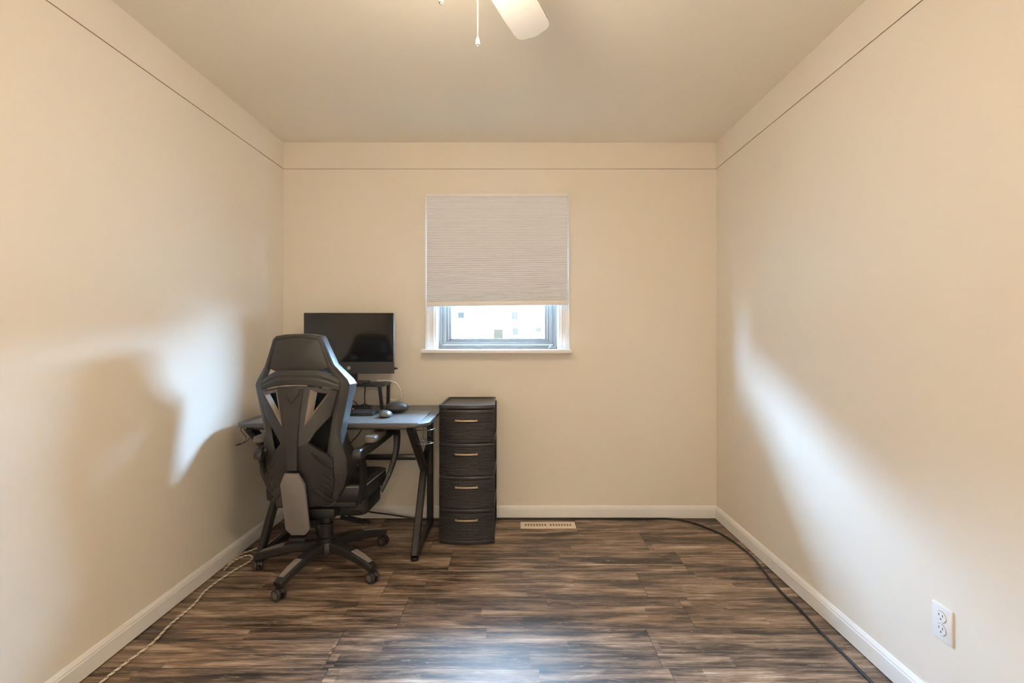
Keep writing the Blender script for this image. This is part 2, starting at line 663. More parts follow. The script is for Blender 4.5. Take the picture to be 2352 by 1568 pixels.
ZS = 1.099                                            # top of the sill
bm = BM()                                             # fluted casing boards
CW = 0.070
for x0, sgn in ((WX0, -1), (WX1, 1)):
    for k, (a, b, th) in enumerate(((-0.002, 0.012, 0.012), (0.012, 0.020, 0.016), (0.020, 0.046, 0.013), (0.046, 0.054, 0.017), (0.054, CW, 0.020))):
        xa, xb = x0 + sgn * a, x0 + sgn * b
        wbox(bm, (min(xa, xb), YB - th, ZS), (max(xa, xb), YB, WZ1 + 0.06), 0.0015)
wbox(bm, (WX0 - CW, YB - 0.016, WZ1), (WX1 + CW, YB, WZ1 + 0.06), 0.002)
finish('casing', bm, M['white'], win, 30)

bm = BM()
wbox(bm, (-0.600, YB - 0.082, WZ0 + 0.001), (0.366, YB, ZS), 0.006)
wbox(bm, (WX0, YB - 0.002, WZ0 + 0.001), (WX1, YB + 0.075, ZS))
finish('sill', bm, M['white'], win, 40)

bm = BM()                                             # jamb liners
wbox(bm, (WX0, YB, ZS), (WX0 + 0.006, YB + 0.06, WZ1))
wbox(bm, (WX1 - 0.006, YB, ZS), (WX1, YB + 0.06, WZ1))
wbox(bm, (WX0 + 0.006, YB, WZ1 - 0.006), (WX1 - 0.006, YB + 0.06, WZ1))
finish('jamb', bm, M['white'], win, 0)

def ring(bm, x0, x1, z0, z1, w, ya, yb, bw=0.002, wb=None):
    wb = w if wb is None else wb
    wbox(bm, (x0, ya, z0), (x0 + w, yb, z1), bw)
    wbox(bm, (x1 - w, ya, z0), (x1, yb, z1), bw)
    wbox(bm, (x0 + w - 0.001, ya, z0), (x1 - w + 0.001, yb, z0 + wb), bw)
    wbox(bm, (x0 + w - 0.001, ya, z1 - w), (x1 - w + 0.001, yb, z1), bw)
bm = BM()
ring(bm, WX0, WX1, ZS - 0.004, WZ1, 0.031, YB + 0.058, YB + 0.135, wb=0.030)
ring(bm, WX0 + 0.005, WX1 - 0.005, ZS, WZ1 - 0.005, 0.010, YB + 0.050, YB + 0.060, wb=0.006)
finish('frame', bm, M['vinyl'], win, 30)
bm = BM()
sx0, sx1, sz0, sz1 = WX0 + 0.0325, WX1 - 0.0325, ZS + 0.0275, WZ1 - 0.033
ring(bm, sx0, sx1, sz0, sz1, 0.022, YB + 0.062, YB + 0.110)
ring(bm, sx0 + 0.022, sx1 - 0.022, sz0 + 0.022, sz1 - 0.022, 0.018, YB + 0.072, YB + 0.108, wb=0.011)
ring(bm, sx0 + 0.040, sx1 - 0.040, sz0 + 0.033, sz1 - 0.040, 0.014, YB + 0.082, YB + 0.106, wb=0.007)
finish('sash', bm, M['vinyl'], win, 30)
bm = BM()
wbox(bm, (sx0 + 0.045, YB + 0.092, sz0 + 0.034), (sx1 - 0.045, YB + 0.096, sz1 - 0.045))
finish('pane', bm, M['glass'], win, 0)
bm = BM()                                             # crank operator, lower right corner
cxk = 0.252
wbox(bm, (cxk - 0.022, YB + 0.030, ZS + 0.002), (cxk + 0.018, YB + 0.060, ZS + 0.016), 0.003)
tube(bm, catmull([L((cxk - 0.004, YB + 0.036, ZS + 0.014)), L((cxk - 0.012, YB + 0.026, ZS + 0.022)), L((cxk - 0.028, YB + 0.022, ZS + 0.010)), L((cxk - 0.031, YB + 0.02, ZS + 0.004))], 4), 0.0035, 8)
spheroid(bm, L((cxk + 0.012, YB + 0.045, ZS + 0.018)), (0.006, 0.006, 0.005), 10, 6)
finish('crank', bm, M['crank'], win, label='dark metal crank operator')
bm = BM()                                             # keeper screws left in the frame corners
for (sx, sz) in ((WX0 + 0.022, ZS + 0.034), (WX0 + 0.020, ZS + 0.017), (WX1 - 0.012, ZS + 0.032), (WX1 - 0.020, ZS + 0.036)):
    spheroid(bm, L((sx, YB + 0.0575, sz)), (0.0032, 0.002, 0.0030), 8, 6)
finish('screw', bm, M['crank'], win)

# ------------------------------------------------------------------ pleated blind
bl = thing('window_blind', 'pinkish beige pleated cellular blind lowered over most of the window', 'blind', (-0.114, YB - 0.045, 2.094))
bo = bl.location
BXA, BXB = -0.563, 0.336
ZT, ZBL, ZBR = 2.074, 1.402, 1.413                    # fabric top, bottom left, bottom right
bm = BM()
box(bm, (BXA - 0.004 - bo.x, -0.022, -0.021), (BXB + 0.003 - bo.x, 0.022, 0.0), 0.003)
finish('headrail', bm, M['rail'], bl)
bm = BM()
NP = 46
zs = [0.0]
for k in range(NP):
    t_ = k / (NP - 1)
    zs.append(zs[-1] + 0.0225 * (1 - t_) ** 0.9 + 0.0078 * (1 - (1 - t_) ** 0.9))
tot = zs[-1]
prev = None
cols = 2
def blind_ring(frac, amp):
    pts = []
    for x in (BXA, BXB):
        zb = ZBL if x == BXA else ZBR
        z = ZT + (zb - ZT) * frac - bo.z
        pts.append((x - bo.x, -0.009 - amp, z))
    for x in (BXB, BXA):
        zb = ZBL if x == BXA else ZBR
        z = ZT + (zb - ZT) * frac - bo.z
        pts.append((x - bo.x, 0.009 + amp, z))
    return [bm.verts.new(p) for p in pts]
rows = []
for k in range(NP):
    f0, f1 = zs[k] / tot, zs[k + 1] / tot
    if k == 0:
        rows.append(blind_ring(0.0, 0.0))
    rows.append(blind_ring(f0 + (f1 - f0) * 0.5, 0.0048))
    rows.append(blind_ring(f1, 0.0))
for A, B in zip(rows, rows[1:]):
    for q in range(4):
        bm.faces.new((A[q], A[(q + 1) % 4], B[(q + 1) % 4], B[q]))
bm.faces.new(rows[0]); bm.faces.new(list(reversed(rows[-1])))
finish('pleated_fabric', bm, M['blind'], bl, 25)
bm = BM()
a = math.atan2(ZBR - ZBL, BXB - BXA)
zc = (ZBL + ZBR) / 2 - 0.015 - bo.z
box(bm, (BXA - bo.x, -0.017, zc - 0.015), (BXB - bo.x, 0.017, zc + 0.015), 0.004, rot=Matrix.Rotation(-a, 3, 'Y'))
finish('bottom_rail', bm, M['rail'], bl)
bm = BM()
xr = BXB + 0.009 - bo.x
tube(bm, catmull([(xr - 0.004, 0.006, -0.004), (xr, 0.004, -0.2), (xr + 0.001, 0.003, -0.5), (xr - 0.001, 0.003, -0.68), (xr + 0.003, 0.003, -0.745)], 6), 0.0028, 8)
finish('lift_cord', bm, M['cord_clear'], bl)

# ------------------------------------------------------------------ outside, seen in the strip below the blind
bm = BM(); box(bm, (-150, YB + 1.5, -1.4), (150, 160, -1.2)); struct('ground', bm, M['ground'], smooth=0)
apt = thing('apartment_building', 'white building far beyond the window, small square windows, washed out by daylight', 'building', (0, 47, -1.2))
bm = BM()
box(bm, (-14, 0, 0), (60, 12, 7.0))
box(bm, (-38, 0.0, 0), (-14.0, 12, 14.6))  # this and the next: unseen tall wings added to block low sky
box(bm, (-120, 0.0, 0), (-38.0, 12, 22.0))
finish('facade', bm, M['facade'], apt, 0)
s = 47 / 1110.0
for (x0, x1, y0, y1, mt) in ((1134, 1155, 756, 778, 'pane_dark'), (1177, 1191, 753, 769, 'pane_pale'), (1175, 1189, 716, 734, 'pane_pale'),
                             (1052, 1066, 717, 730, 'pane_pale'), (1230, 1243, 753, 762, 'pane_pale')):
    bm = BM()
    box(bm, ((x0 - 1183) * s, -0.05, 2.4 - (y1 - 766) * s), ((x1 - 1183) * s, 0.05, 2.4 - (y0 - 766) * s), 0.02, 1)
    finish('window', bm, M[mt], apt, 0)

# ------------------------------------------------------------------ ceiling fan
FC = Vector((-0.12, 1.27, 0))
fan = thing('ceiling_fan', 'white ceiling fan with a lit lamp, one blade showing at the top of the room', 'ceiling fan', (FC.x, FC.y, H))
def Z(z):
    return z - H
bm = BM()
lathe(bm, [(0.085, 0.0), (0.085, -0.02), (0.07, -0.045), (0.07, -0.05)], sides=32)
finish('canopy', bm, M['fan_white'], fan)
bm = BM()
lathe(bm, [(0.05, -0.048), (0.105, -0.06), (0.118, -0.085), (0.118, -0.14), (0.10, -0.165), (0.075, -0.18), (0.06, -0.183)], sides=32)
finish('motor_housing', bm, M['fan_white'], fan)
bm = BM()
lathe(bm, [(0.055, -0.182), (0.055, -0.215), (0.07, -0.222), (0.07, -0.23)], sides=28)
finish('switch_housing', bm, M['fan_white'], fan)
bm = BM()
lathe(bm, [(0.068, -0.230), (0.092, -0.242), (0.097, -0.262), (0.090, -0.287), (0.066, -0.312), (0.035, -0.325), (0.008, -0.329)], sides=32)
finish('lamp_shade', bm, M['lamp'], fan, label='glowing frosted glass lamp bowl')
half = [(0.160, 0.040), (0.185, 0.054), (0.25, 0.060), (0.36, 0.064), (0.455, 0.064), (0.478, 0.061), (0.492, 0.053), (0.499, 0.042), (0.500, 0.030), (0.503, 0.018), (0.508, 0.008)]
outline = [(r, -t) for r, t in half] + [(r, t) for r, t in reversed(half)]
PITCH = math.radians(11.5)
ang0 = math.atan2(0.923, 0.385)
blades = []
for q in range(4):
    an = ang0 + q * math.pi / 2
    rd = Vector((math.cos(an), math.sin(an), 0))
    tg = Vector((math.sin(an), -math.cos(an), 0))            # to the right when looking outward
    tgp = tg * math.cos(PITCH) + Vector((0, 0, math.sin(PITCH)))
    nn = Vector((0, 0, 1)) * math.cos(PITCH) - tg * math.sin(PITCH)
    bm = BM()
    zc = Vector((0, 0, Z(2.270)))
    rng = random.Random(4)
    pts = []
    for (r, t_) in outline:
        pts.append(zc + rd * r + tgp * t_)
    vs = prism(bm, pts, nn * 0.006)
    bm.normal_update()
    for f in bm.faces:
        if abs(f.normal.dot(nn)) < 0.5 and f.normal.dot(tgp) > 0.3:
            f.material_index = 1
    bld = finish('blade', bm, [M['fan_white'], M['fan_edge']], fan, 30)
    bm = BM()
    tube(bm, [Vector((0, 0, Z(2.268))) + rd * 0.09, Vector((0, 0, Z(2.262))) + rd * 0.14, zc - nn * 0.004 + rd * 0.18, zc - nn * 0.004 + rd * 0.215], 0.01, section=(0.036, 0.007), scale=[1, 0.8, 1.3, 0.9])
    finish('blade_bracket', bm, M['fan_white'], bld)

def chain(dx, dy, ztop, zend, mat, fobmat, hf):
    bm = BM()
    z = ztop
    while z > zend + hf:
        ret = bmesh.ops.create_icosphere(bm, subdivisions=1, radius=0.0017)
        for v in ret['verts']:
            v.co += Vector((dx, dy, Z(z)))
        z -= 0.0036
    lathe(bm, [(0.0006, Z(ztop)), (0.0006, Z(zend + hf))], (dx, dy, 0), 6)
    p = finish('pull_chain', bm, mat, fan)
    bm = BM()
    lathe(bm, [(0.0018, hf), (0.0038, hf * 0.86), (0.0058, hf * 0.55), (0.0068, hf * 0.22), (0.0062, hf * 0.16), (0.003, hf * 0.13), (0.0028, 0)], (dx, dy, Z(zend)), 16)
    finish('chain_fob', bm, fobmat, p)
chain(-0.107 - FC.x, 1.385 - FC.y, 2.235, 2.0225, M['chain'], M['fan_white'], 0.027)
chain(-0.207 - FC.x, 1.352 - FC.y, 2.235, 2.1205, M['chain'], M['fob_grey'], 0.026)

hall_fill = thing('hall_fill_light', 'unseen fill light added in the hallway outside the doorway', 'fill light', (-0.05, -0.93, H))  # unseen lamp added to brighten the back wall and floor
bm = BM()
lathe(bm, [(0.125, 0.0), (0.13, -0.012), (0.125, -0.016)], sides=32)
finish('base_ring', bm, M['white'], hall_fill)
bm = BM()
lathe(bm, [(0.123, -0.015), (0.115, -0.027), (0.085, -0.039), (0.045, -0.045), (0.01, -0.046)], sides=32)
hm = lamp_glass(); hm.node_tree.nodes['Principled BSDF'].inputs['Emission Strength'].default_value = HALL_FILL_STRENGTH
hm.node_tree.nodes['Principled BSDF'].inputs['Emission Color'].default_value = (*HALL_FILL_COLOR, 1)
finish('diffuser', bm, hm, hall_fill, label='glowing fill light dome')

# ------------------------------------------------------------------ desk
DX0, DX1, DY0, DY1, DZ = -1.425, -0.440, 2.430, 3.075, 0.745
dk = thing('gaming_desk', 'black desk with slanted metal legs in the left corner by the back wall', 'desk', ((DX0 + DX1) / 2, (DY0 + DY1) / 2, 0))
do = dk.location
def D(x, y, z):
    return (x - do.x, y - do.y, z)
def rounded(pts, n=4):
    """polygon with a rounded corner radius: pts (x, y, r)"""
    out = []
    m = len(pts)
    for i, (x, y, r) in enumerate(pts):
        p = Vector((x, y)); a = Vector(pts[i - 1][:2]); b = Vector(pts[(i + 1) % m][:2])
        if r <= 0:
            out.append((x, y)); continue
        da, db = (a - p).normalized(), (b - p).normalized()
        p0, p1 = p + da * r, p + db * r
        for k in range(n + 1):
            t_ = k / n
            q = (1 - t_) ** 2 * p0 + 2 * t_ * (1 - t_) * p + t_ * t_ * p1
            out.append((q.x, q.y))
    return out
top = rounded([(DX0, DY1, 0.03), (DX0, DY0 + 0.05, 0.02), (DX0 + 0.05, DY0, 0.03), (DX1 - 0.05, DY0, 0.03), (DX1, DY0 + 0.05, 0.02), (DX1, DY1, 0.03)])
bm = BM()
prism(bm, [D(x, y, DZ) for x, y in top], (0, 0, -0.018), bw=0.002)
finish('tabletop', bm, M['desk_top'], dk, 30)

def side_frame(xc, name):
    w = 0.036
    def beam(bm, a, b, h):
        tube(bm, [D(xc, a[0], a[1]), D(xc, b[0], b[1])], 0.01, section=(w, h), up=(1, 0, 0) if False else (0, 0.3, 1))
    bm = BM()
    beam(bm, (2.46, 0.722), (2.835, 0.40), 0.050)
    upper = finish('upper_leg', bm, M['desk_leg'], dk)
    bm = BM()
    beam(bm, (2.835, 0.43), (2.555, 0.022), 0.046)
    lower = finish('front_leg', bm, M['desk_leg'], dk)
    bm = BM()
    lathe(bm, [(0.014, 0.0), (0.021, 0.002), (0.021, 0.014), (0.014, 0.02)], D(xc, 2.560, 0.0), 18)
    finish('foot_cap', bm, M['plastic_dk'], lower)
    bm = BM()
    beam(bm, (3.035, 0.725), (3.035, 0.02), 0.045)
    finish('rear_leg', bm, M['desk_leg'], dk)
    bm = BM()
    beam(bm, (2.56, 0.022), (3.05, 0.022), 0.026)
    finish('foot_bar', bm, M['desk_leg'], dk)
    bm = BM()                                           # gusset between knee and rear post
    prism(bm, [D(xc - 0.012, 2.80, 0.47), D(xc - 0.012, 2.81, 0.37), D(xc - 0.012, 3.02, 0.33), D(xc - 0.012, 3.02, 0.56)], (0.024, 0, 0), bw=0.003)
    finish('gusset', bm, M['desk_leg'], dk)
for xc in (DX0 + 0.075, -0.532):
    side_frame(xc, '')
bm = BM()
box(bm, D(DX0 + 0.09, 3.0, 0.415), D(-0.55, 3.03, 0.447), 0.003)
finish('crossbar', bm, M['desk_leg'], dk)
bm = BM()
box(bm, D(DX0 + 0.06, 2.46, 0.711), D(-0.51, 2.485, 0.727), 0.002)
finish('support_rail', bm, M['desk_leg'], dk)
bm = BM()
box(bm, D(DX0 + 0.06, 3.06, 0.700), D(-0.51, 3.07, 0.727), 0.002)
finish('support_rail', bm, M['desk_leg'], dk)
# cup holder: two wire rings and uprights off the right end
bm = BM()
cc = (-0.487, 2.60)
R_ = 0.056
def wire_ring(z, r, tilt=0.0):
    tube(bm, [D(cc[0] + r * math.cos(2 * math.pi * k / 40), cc[1] + r * math.sin(2 * math.pi * k / 40), z) for k in range(40)], 0.0022, 8, closed=True)
wire_ring(0.690, R_)
wire_ring(0.618, R_)
for k in range(4):
    an = 2 * math.pi * (k + 0.2) / 4
    px, py = cc[0] + R_ * math.cos(an), cc[1] + R_ * math.sin(an)
    tube(bm, [D(px, py, 0.690), D(px, py, 0.618)], 0.0018, 8)
tube(bm, [D(cc[0] - R_, cc[1], 0.618), D(cc[0] + R_, cc[1], 0.618)], 0.0018, 8)
tube(bm, [D(cc[0], cc[1] - R_, 0.618), D(cc[0], cc[1] + R_, 0.618)], 0.0018, 8)
tube(bm, catmull([D(cc[0] - R_, cc[1], 0.690), D(cc[0] - R_ - 0.012, cc[1], 0.712), D(cc[0] - R_ - 0.03, cc[1], 0.7265)], 4), 0.0022, 8)
finish('cup_holder', bm, M['wire'], dk, label='shiny wire cup holder')
# headphone hook under the left end
bm = BM()
for dy in (0.0, 0.035):
    y = 2.50 + dy
    tube(bm, catmull([D(DX0 + 0.02, y, 0.727), D(DX0 + 0.005, y, 0.700), D(DX0 + 0.035, y, 0.660), D(DX0 + 0.01, y, 0.630), D(DX0 - 0.022, y, 0.622)], 5), 0.0022, 8)
tube(bm, [D(DX0 - 0.022, 2.50, 0.622), D(DX0 - 0.022, 2.535, 0.622)], 0.0022, 8)
finish('headphone_hook', bm, M['wire_dk'], dk)

# desk mat
bm = BM()
mz = DZ
mp = rounded([(-1.366, 2.836, 0.012), (-1.366, 2.439, 0.012), (-0.490, 2.439, 0.012), (-0.490, 2.836, 0.012)])
prism(bm, [(x + 0.928, y - 2.637, 0.003) for x, y in mp], (0, 0, -0.003), bw=0.0008)
o = finish('desk_mat', bm, M['deskmat'])
o.location = (-0.928, 2.637, mz + 0.0002)
tag(o, 'wide dark grey desk mat covering the front of the black desk', 'desk mat')
MZ = DZ + 0.0034

# monitor riser
rs = thing('monitor_riser', 'small black shelf on thin legs under the monitor on the desk', 'monitor riser', (-1.015, 2.975, DZ))
ro = rs.location
bm = BM()
rp = rounded([(-0.232, 0.095, 0.02), (-0.232, -0.095, 0.03), (0.232, -0.095, 0.03), (0.232, 0.095, 0.02)])
prism(bm, [(x, y, 0.152) for x, y in rp], (0, 0, -0.014), bw=0.002)
finish('shelf', bm, M['desk_leg'], rs)
for sx in (-1, 1):
    for y0, y1 in ((-0.082, -0.065), (0.078, 0.07)):
        bm = BM()
        tube(bm, [(sx * (0.205 if y0 < 0 else 0.215), y0, 0.14), (sx * 0.215, y1, 0.0016)], 0.01, section=(0.020, 0.020), up=(0, 1, 0))
        finish('leg', bm, M['desk_leg'], rs)

# ------------------------------------------------------------------ monitor
mon = thing('monitor', 'black computer monitor, switched off, standing on the riser behind the chair', 'monitor', (-1.014, 2.960, DZ + 0.152), math.radians(2.0))
mz0, mz1 = 0.058, 0.430
hw = 0.272
bm = BM()
box(bm, (-hw, -0.012, mz0), (hw, 0.012, mz1), 0.003)
box(bm, (-hw * 0.8, 0.012, mz0 + 0.03), (hw * 0.8, 0.034, mz1 - 0.06), 0.010)
finish('housing', bm, M['bezel'], mon)
bm = BM()
box(bm, (-hw + 0.004, -0.0145, mz0 + 0.073), (hw - 0.004, -0.0118, mz1 - 0.003), 0.0006, 1)
finish('screen', bm, M['screen'], mon)
bm = BM()
box(bm, (-hw + 0.001, -0.0138, mz0 + 0.001), (hw - 0.001, -0.0118, mz0 + 0.0715), 0.0006, 1)
finish('chin', bm, M['bezel'], mon)
# round maker's mark: a disc outline with two italic letters
bm = BM()
lz = mz0 + 0.036
lathe(bm, [(0.0105, -0.0143), (0.0105, -0.0139)], (0.0, 0, lz), 28, axis='y', mat=0)
def bar(x0, z0, x1, z1, w=0.0016):
    dx, dz = x1 - x0, z1 - z0
    l = math.hypot(dx, dz); nx, nz = -dz / l * w / 2, dx / l * w / 2
    prism(bm, [(x0 + nx, -0.0148, lz + z0 + nz), (x1 + nx, -0.0148, lz + z1 + nz), (x1 - nx, -0.0148, lz + z1 - nz), (x0 - nx, -0.0148, lz + z0 - nz)], (0, 0.0007, 0), mat=1)
# h
bar(-0.0062, -0.0045, -0.0022, 0.0095)
bar(-0.0045, 0.0035, -0.0012, 0.0038); bar(-0.0012, 0.0040, -0.0034, -0.0045)
# p
bar(-0.0006, -0.0095, 0.0032, 0.0040)
bar(0.0030, 0.0036, 0.0066, 0.0036); bar(0.0066, 0.0040, 0.0044, -0.0042); bar(0.0044, -0.0040, 0.0012, -0.0040)
finish('logo', bm, [M['logo'], M['bezel']], mon, 0, label='small round silver maker mark')
bm = BM()
tube(bm, [(0, 0.045, 0.012), (0, 0.050, 0.10), (0, 0.036, 0.20)], 0.01, section=(0.07, 0.016), up=(0, 1, 0))
finish('stand_neck', bm, M['bezel'], mon)
bm = BM()
bp = rounded([(-0.11, 0.085, 0.03), (-0.11, -0.065, 0.05), (0.11, -0.065, 0.05), (0.11, 0.085, 0.03)], 6)
prism(bm, [(x, y, 0.010) for x, y in bp], (0, 0, -0.010), bw=0.002)
finish('stand_base', bm, M['bezel'], mon)

bm = BM()
box(bm, (0, -0.006, -0.007), (0.010, 0.006, 0.007), 0.001)
box(bm, (0.010, -0.005, -0.005), (0.020, 0.005, 0.005), 0.002)
o = finish('usb_dongle', bm, M['plastic_dk'])
o.location = (-0.742, 2.972, DZ + 0.152 + mz0 + 0.031)
tag(o, 'tiny black plug sticking out of the right edge of the monitor', 'usb plug')

# ------------------------------------------------------------------ desk things
kb = thing('keyboard', 'black keyboard lying on the desk mat below the monitor riser', 'keyboard', (-0.995, 2.715, MZ))
bm = BM()
prism(bm, [(-0.215, -0.062, 0.0), (0.215, -0.062, 0.0), (0.215, 0.062, 0.0), (-0.215, 0.062, 0.0)], (0, 0, 0.012), bw=0.003)
finish('key_bed', bm, M['plastic_dk'], kb)
bm = BM()
for r in range(5):
    for c_ in range(21):
        x = -0.201 + c_ * 0.0201
        y = -0.047 + r * 0.0230
        if r == 0 and 4 <= c_ <= 8:
            continue
        box(bm, (x - 0.0082, y - 0.0092, 0.012), (x + 0.0082, y + 0.0092, 0.0165 + r * 0.0008), 0.0015, 1)
box(bm, (-0.201 + 4 * 0.0201 - 0.008, -0.0562, 0.012), (-0.201 + 8 * 0.0201 + 0.008, -0.0378, 0.0165), 0.0015, 1)
finish('keycaps', bm, M['key'], kb)

ms = thing('computer_mouse', 'grey computer mouse on the desk mat right of the keyboard', 'mouse', (-0.702, 2.625, MZ))
def dome(bm, rx, ry, rz, flat=0.35, sq=2.3, seg=32, rings=12, zfun=None):
    """flattened rounded body resting at z = 0"""
    rows_ = []
    for i in range(rings + 1):
        ph = -math.pi / 2 + math.pi * i / rings
        cr = abs(math.cos(ph)) ** 0.8
        z = math.sin(ph)
        z = rz * (z if z > 0 else z * flat) + rz * flat
        row = []
        for q in range(seg):
            an = 2 * math.pi * q / seg
            c_, s_ = math.cos(an), math.sin(an)
            x = rx * cr * math.copysign(abs(c_) ** (2 / sq), c_)
            y = ry * cr * math.copysign(abs(s_) ** (2 / sq), s_)
            zz = z * (zfun(x, y) if zfun else 1)
            row.append(bm.verts.new((x, y, zz)))
        rows_.append(row)
    for A, B in zip(rows_, rows_[1:]):
        for q in range(seg):
            bm.faces.new((A[q], A[(q + 1) % seg], B[(q + 1) % seg], B[q]))
    bmesh.ops.remove_doubles(bm, verts=bm.verts, dist=1e-6)
bm = BM()
dome(bm, 0.033, 0.052, 0.026, 0.40, zfun=lambda x, y: 1.0 - 0.30 * max(0, y) / 0.052)
finish('body', bm, M['mouse'], ms)
bm = BM()
lathe(bm, [(0.006, -0.003), (0.0075, -0.0015), (0.0075, 0.0015), (0.006, 0.003)], (0, 0.026, 0.0265), 16, axis='x')
finish('scroll_wheel', bm, M['plastic_dk'], ms)

cs = thing('headphone_case', 'black oval zip case on the desk behind the mouse', 'case', (-0.680, 2.775, MZ), math.radians(8))
bm = BM()
dome(bm, 0.067, 0.055, 0.034, 0.75, sq=2.6)
finish('shell', bm, M['case'], cs)
bm = BM()
tube(bm, [(0.0675 * math.copysign(abs(math.cos(a_)) ** (2 / 2.6), math.cos(a_)), 0.0555 * math.copysign(abs(math.sin(a_)) ** (2 / 2.6), math.sin(a_)), 0.0255) for a_ in [2 * math.pi * k / 48 for k in range(48)]], 0.0014, 6, closed=True)
finish('zip', bm, M['plastic_dk'], cs)

db = thing('docking_box', 'flat black box with one pale button behind the keyboard', 'device', (-0.945, 2.855, DZ))
bm = BM()
box(bm, (-0.085, -0.016, 0.0), (0.085, 0.045, 0.028), 0.003)
finish('enclosure', bm, M['plastic_dk'], db)
bm = BM()
lathe(bm, [(0.005, -0.018), (0.005, -0.0155)], (-0.006, 0, 0.014), 16, axis='y')
finish('button', bm, M['amber'], db, label='pale amber button')

def cable(name, pts, r, mat, label, cat='cable', n=8, sides=8, pattern=None, mats=None):
    bm = BM()
    P = catmull(pts, n)
    o0 = P[0].copy()
    tube(bm, [p - o0 for p in P], r, sides, pattern=pattern)
    o = finish(name, bm, mats or mat, smooth=60)
    o.location = o0
    return tag(o, label, cat)

cable('white_cable', [(-0.86, 3.02, 0.905), (-0.80, 3.03, 0.905), (-0.745, 3.04, 0.885), (-0.715, 3.04, 0.830), (-0.722, 3.04, 0.790), (-0.765, 3.075, 0.772), (-0.83, 3.085, 0.80), (-0.90, 3.09, 0.85), (-0.98, 3.09, 0.84)], 0.0055, M['cable_wh'],
      'white cable looping out past the right end of the monitor riser')
cable('black_cable', [(-0.932, 3.005, 0.8795), (-0.928, 2.99, 0.85), (-0.925, 2.97, 0.81), (-0.912, 2.93, 0.78), (-0.925, 2.905, 0.766)], 0.0028, M['cable_bk'],
      'thin black cable hanging below the riser to the flat box')
cable('looped_cable', [(-0.99, 2.95, 0.79), (-0.965, 2.93, 0.78), (-0.945, 2.925, 0.765), (-0.915, 2.935, 0.772), (-0.90, 2.95, 0.765), (-0.90, 2.99, 0.75)], 0.003, M['cable_bk'],
      'short black cable curled on the desk behind the flat box')
cable('hanging_cable', [(-0.93, 2.98, 0.724), (-0.926, 2.96, 0.66), (-0.945, 2.94, 0.60), (-0.985, 2.93, 0.55), (-1.06, 2.95, 0.47)], 0.003, M['cable_bk'],
      'thin black cable drooping under the desk top')
cable('power_cord', [(-1.10, 3.00, 0.30), (-1.02, 3.02, 0.14), (-0.93, 3.05, 0.080), (-0.80, 3.08, 0.048), (-0.66, 3.10, 0.018), (-0.56, 3.108, 0.0065), (-0.43, 3.122, 0.006), (-0.1, 3.124, 0.006), (0.4, 3.124, 0.006), (0.85, 3.124, 0.006),
      (1.02, 3.115, 0.006), (1.125, 3.05, 0.006), (1.195, 2.945, 0.006), (1.245, 2.83, 0.006), (1.268, 2.64, 0.006), (1.262, 2.50, 0.006), (1.243, 2.36, 0.006), (1.232, 2.23, 0.006), (1.235, 2.11, 0.006), (1.224, 1.94, 0.006), (1.224, 1.80, 0.006), (1.222, 1.68, 0.006), (1.22, 1.5, 0.006), (1.215, 1.2, 0.006), (1.21, 0.6, 0.006)],
      0.0052, M['cable_bk'], 'long black cord running along the back baseboard and down the right side of the floor', 'cord')
def fl(px, py):                                         # floor point of the left cord, measured in the room
    d = 1110 * 1.195 / (py - 766)
    return ((px - 1183) * d / 1110, d, 0.0052)
cord = [fl(*p) for p in ((130, 1660), (231, 1568), (284, 1526), (350, 1476), (390, 1435), (446, 1387), (469, 1359), (502, 1333), (542, 1307), (572, 1290), (580, 1280), (571, 1275), (552, 1280), (532, 1292))]
cord += [(-1.470, 2.440, 0.0075), (-1.473, 2.475, 0.008)]
cord += [(x, y, 0.0075) for x, y, _ in [fl(*p) for p in ((533, 1288), (556, 1272), (576, 1265))]] + [(-1.405, 2.76, 0.005), (-1.395, 2.90, 0.005)]
bmP = catmull(cord, 26)
acc = [bmP[0]]
for p in bmP[1:]:
    if (p - acc[-1]).length > 0.0055:
        acc.append(p)
bm = BM()
o0 = acc[0].copy()
tube(bm, [p - o0 for p in acc], 0.0048, 8, pattern=lambda i, q: 1 if (i + q) % 4 == 0 else 0)
o = finish('braided_cord', bm, [M['braid_a'], M['braid_b']], smooth=60)
o.location = o0
tag(o, 'pale braided cord looping on the floor along the left baseboard', 'cord')

# ------------------------------------------------------------------ drawer tower
dt = thing('drawer_tower', 'tall black plastic drawer tower with four woven-look drawers beside the desk', 'drawer unit', (-0.276, 2.94, 0))
FW, FY, BY, TH = 0.159, -0.172, 0.176, 0.793
BOW = 0.026
def bowed(hw_, y, bow, n=12):
    return [(-hw_ + 2 * hw_ * k / n, y - bow * (1 - (2 * k / n - 1) ** 2)) for k in range(n + 1)]
bm = BM()                                               # top with a recessed tray
outer = bowed(FW, FY - 0.002, BOW) + [(FW - 0.008, BY), (-FW + 0.008, BY)]
prism(bm, [(x, y, TH - 0.022) for x, y in outer], (0, 0, 0.016), bw=0.003)
def rim(z0, z1, ins):
    oc = outer
    cx_, cy2 = 0.0, (FY + BY) / 2
    n = len(oc)
    ic = []
    for x, y in oc:
        ic.append((x - math.copysign(min(ins, abs(x)), x) if abs(x) > FW * 0.9 else x * 0.90, y + (ins if y < cy2 else -ins)))
    va = [bm.verts.new((x, y, z0)) for x, y in oc]; vb = [bm.verts.new((x, y, z1)) for x, y in oc]
    vc = [bm.verts.new((x, y, z1)) for x, y in ic]; vd = [bm.verts.new((x, y, z0)) for x, y in ic]
    for i in range(n):
        j = (i + 1) % n
        for q in ((va[i], va[j], vb[j], vb[i]), (vb[i], vb[j], vc[j], vc[i]), (vc[i], vc[j], vd[j], vd[i])):
            bm.faces.new(q)
rim(TH - 0.008, TH, 0.014)
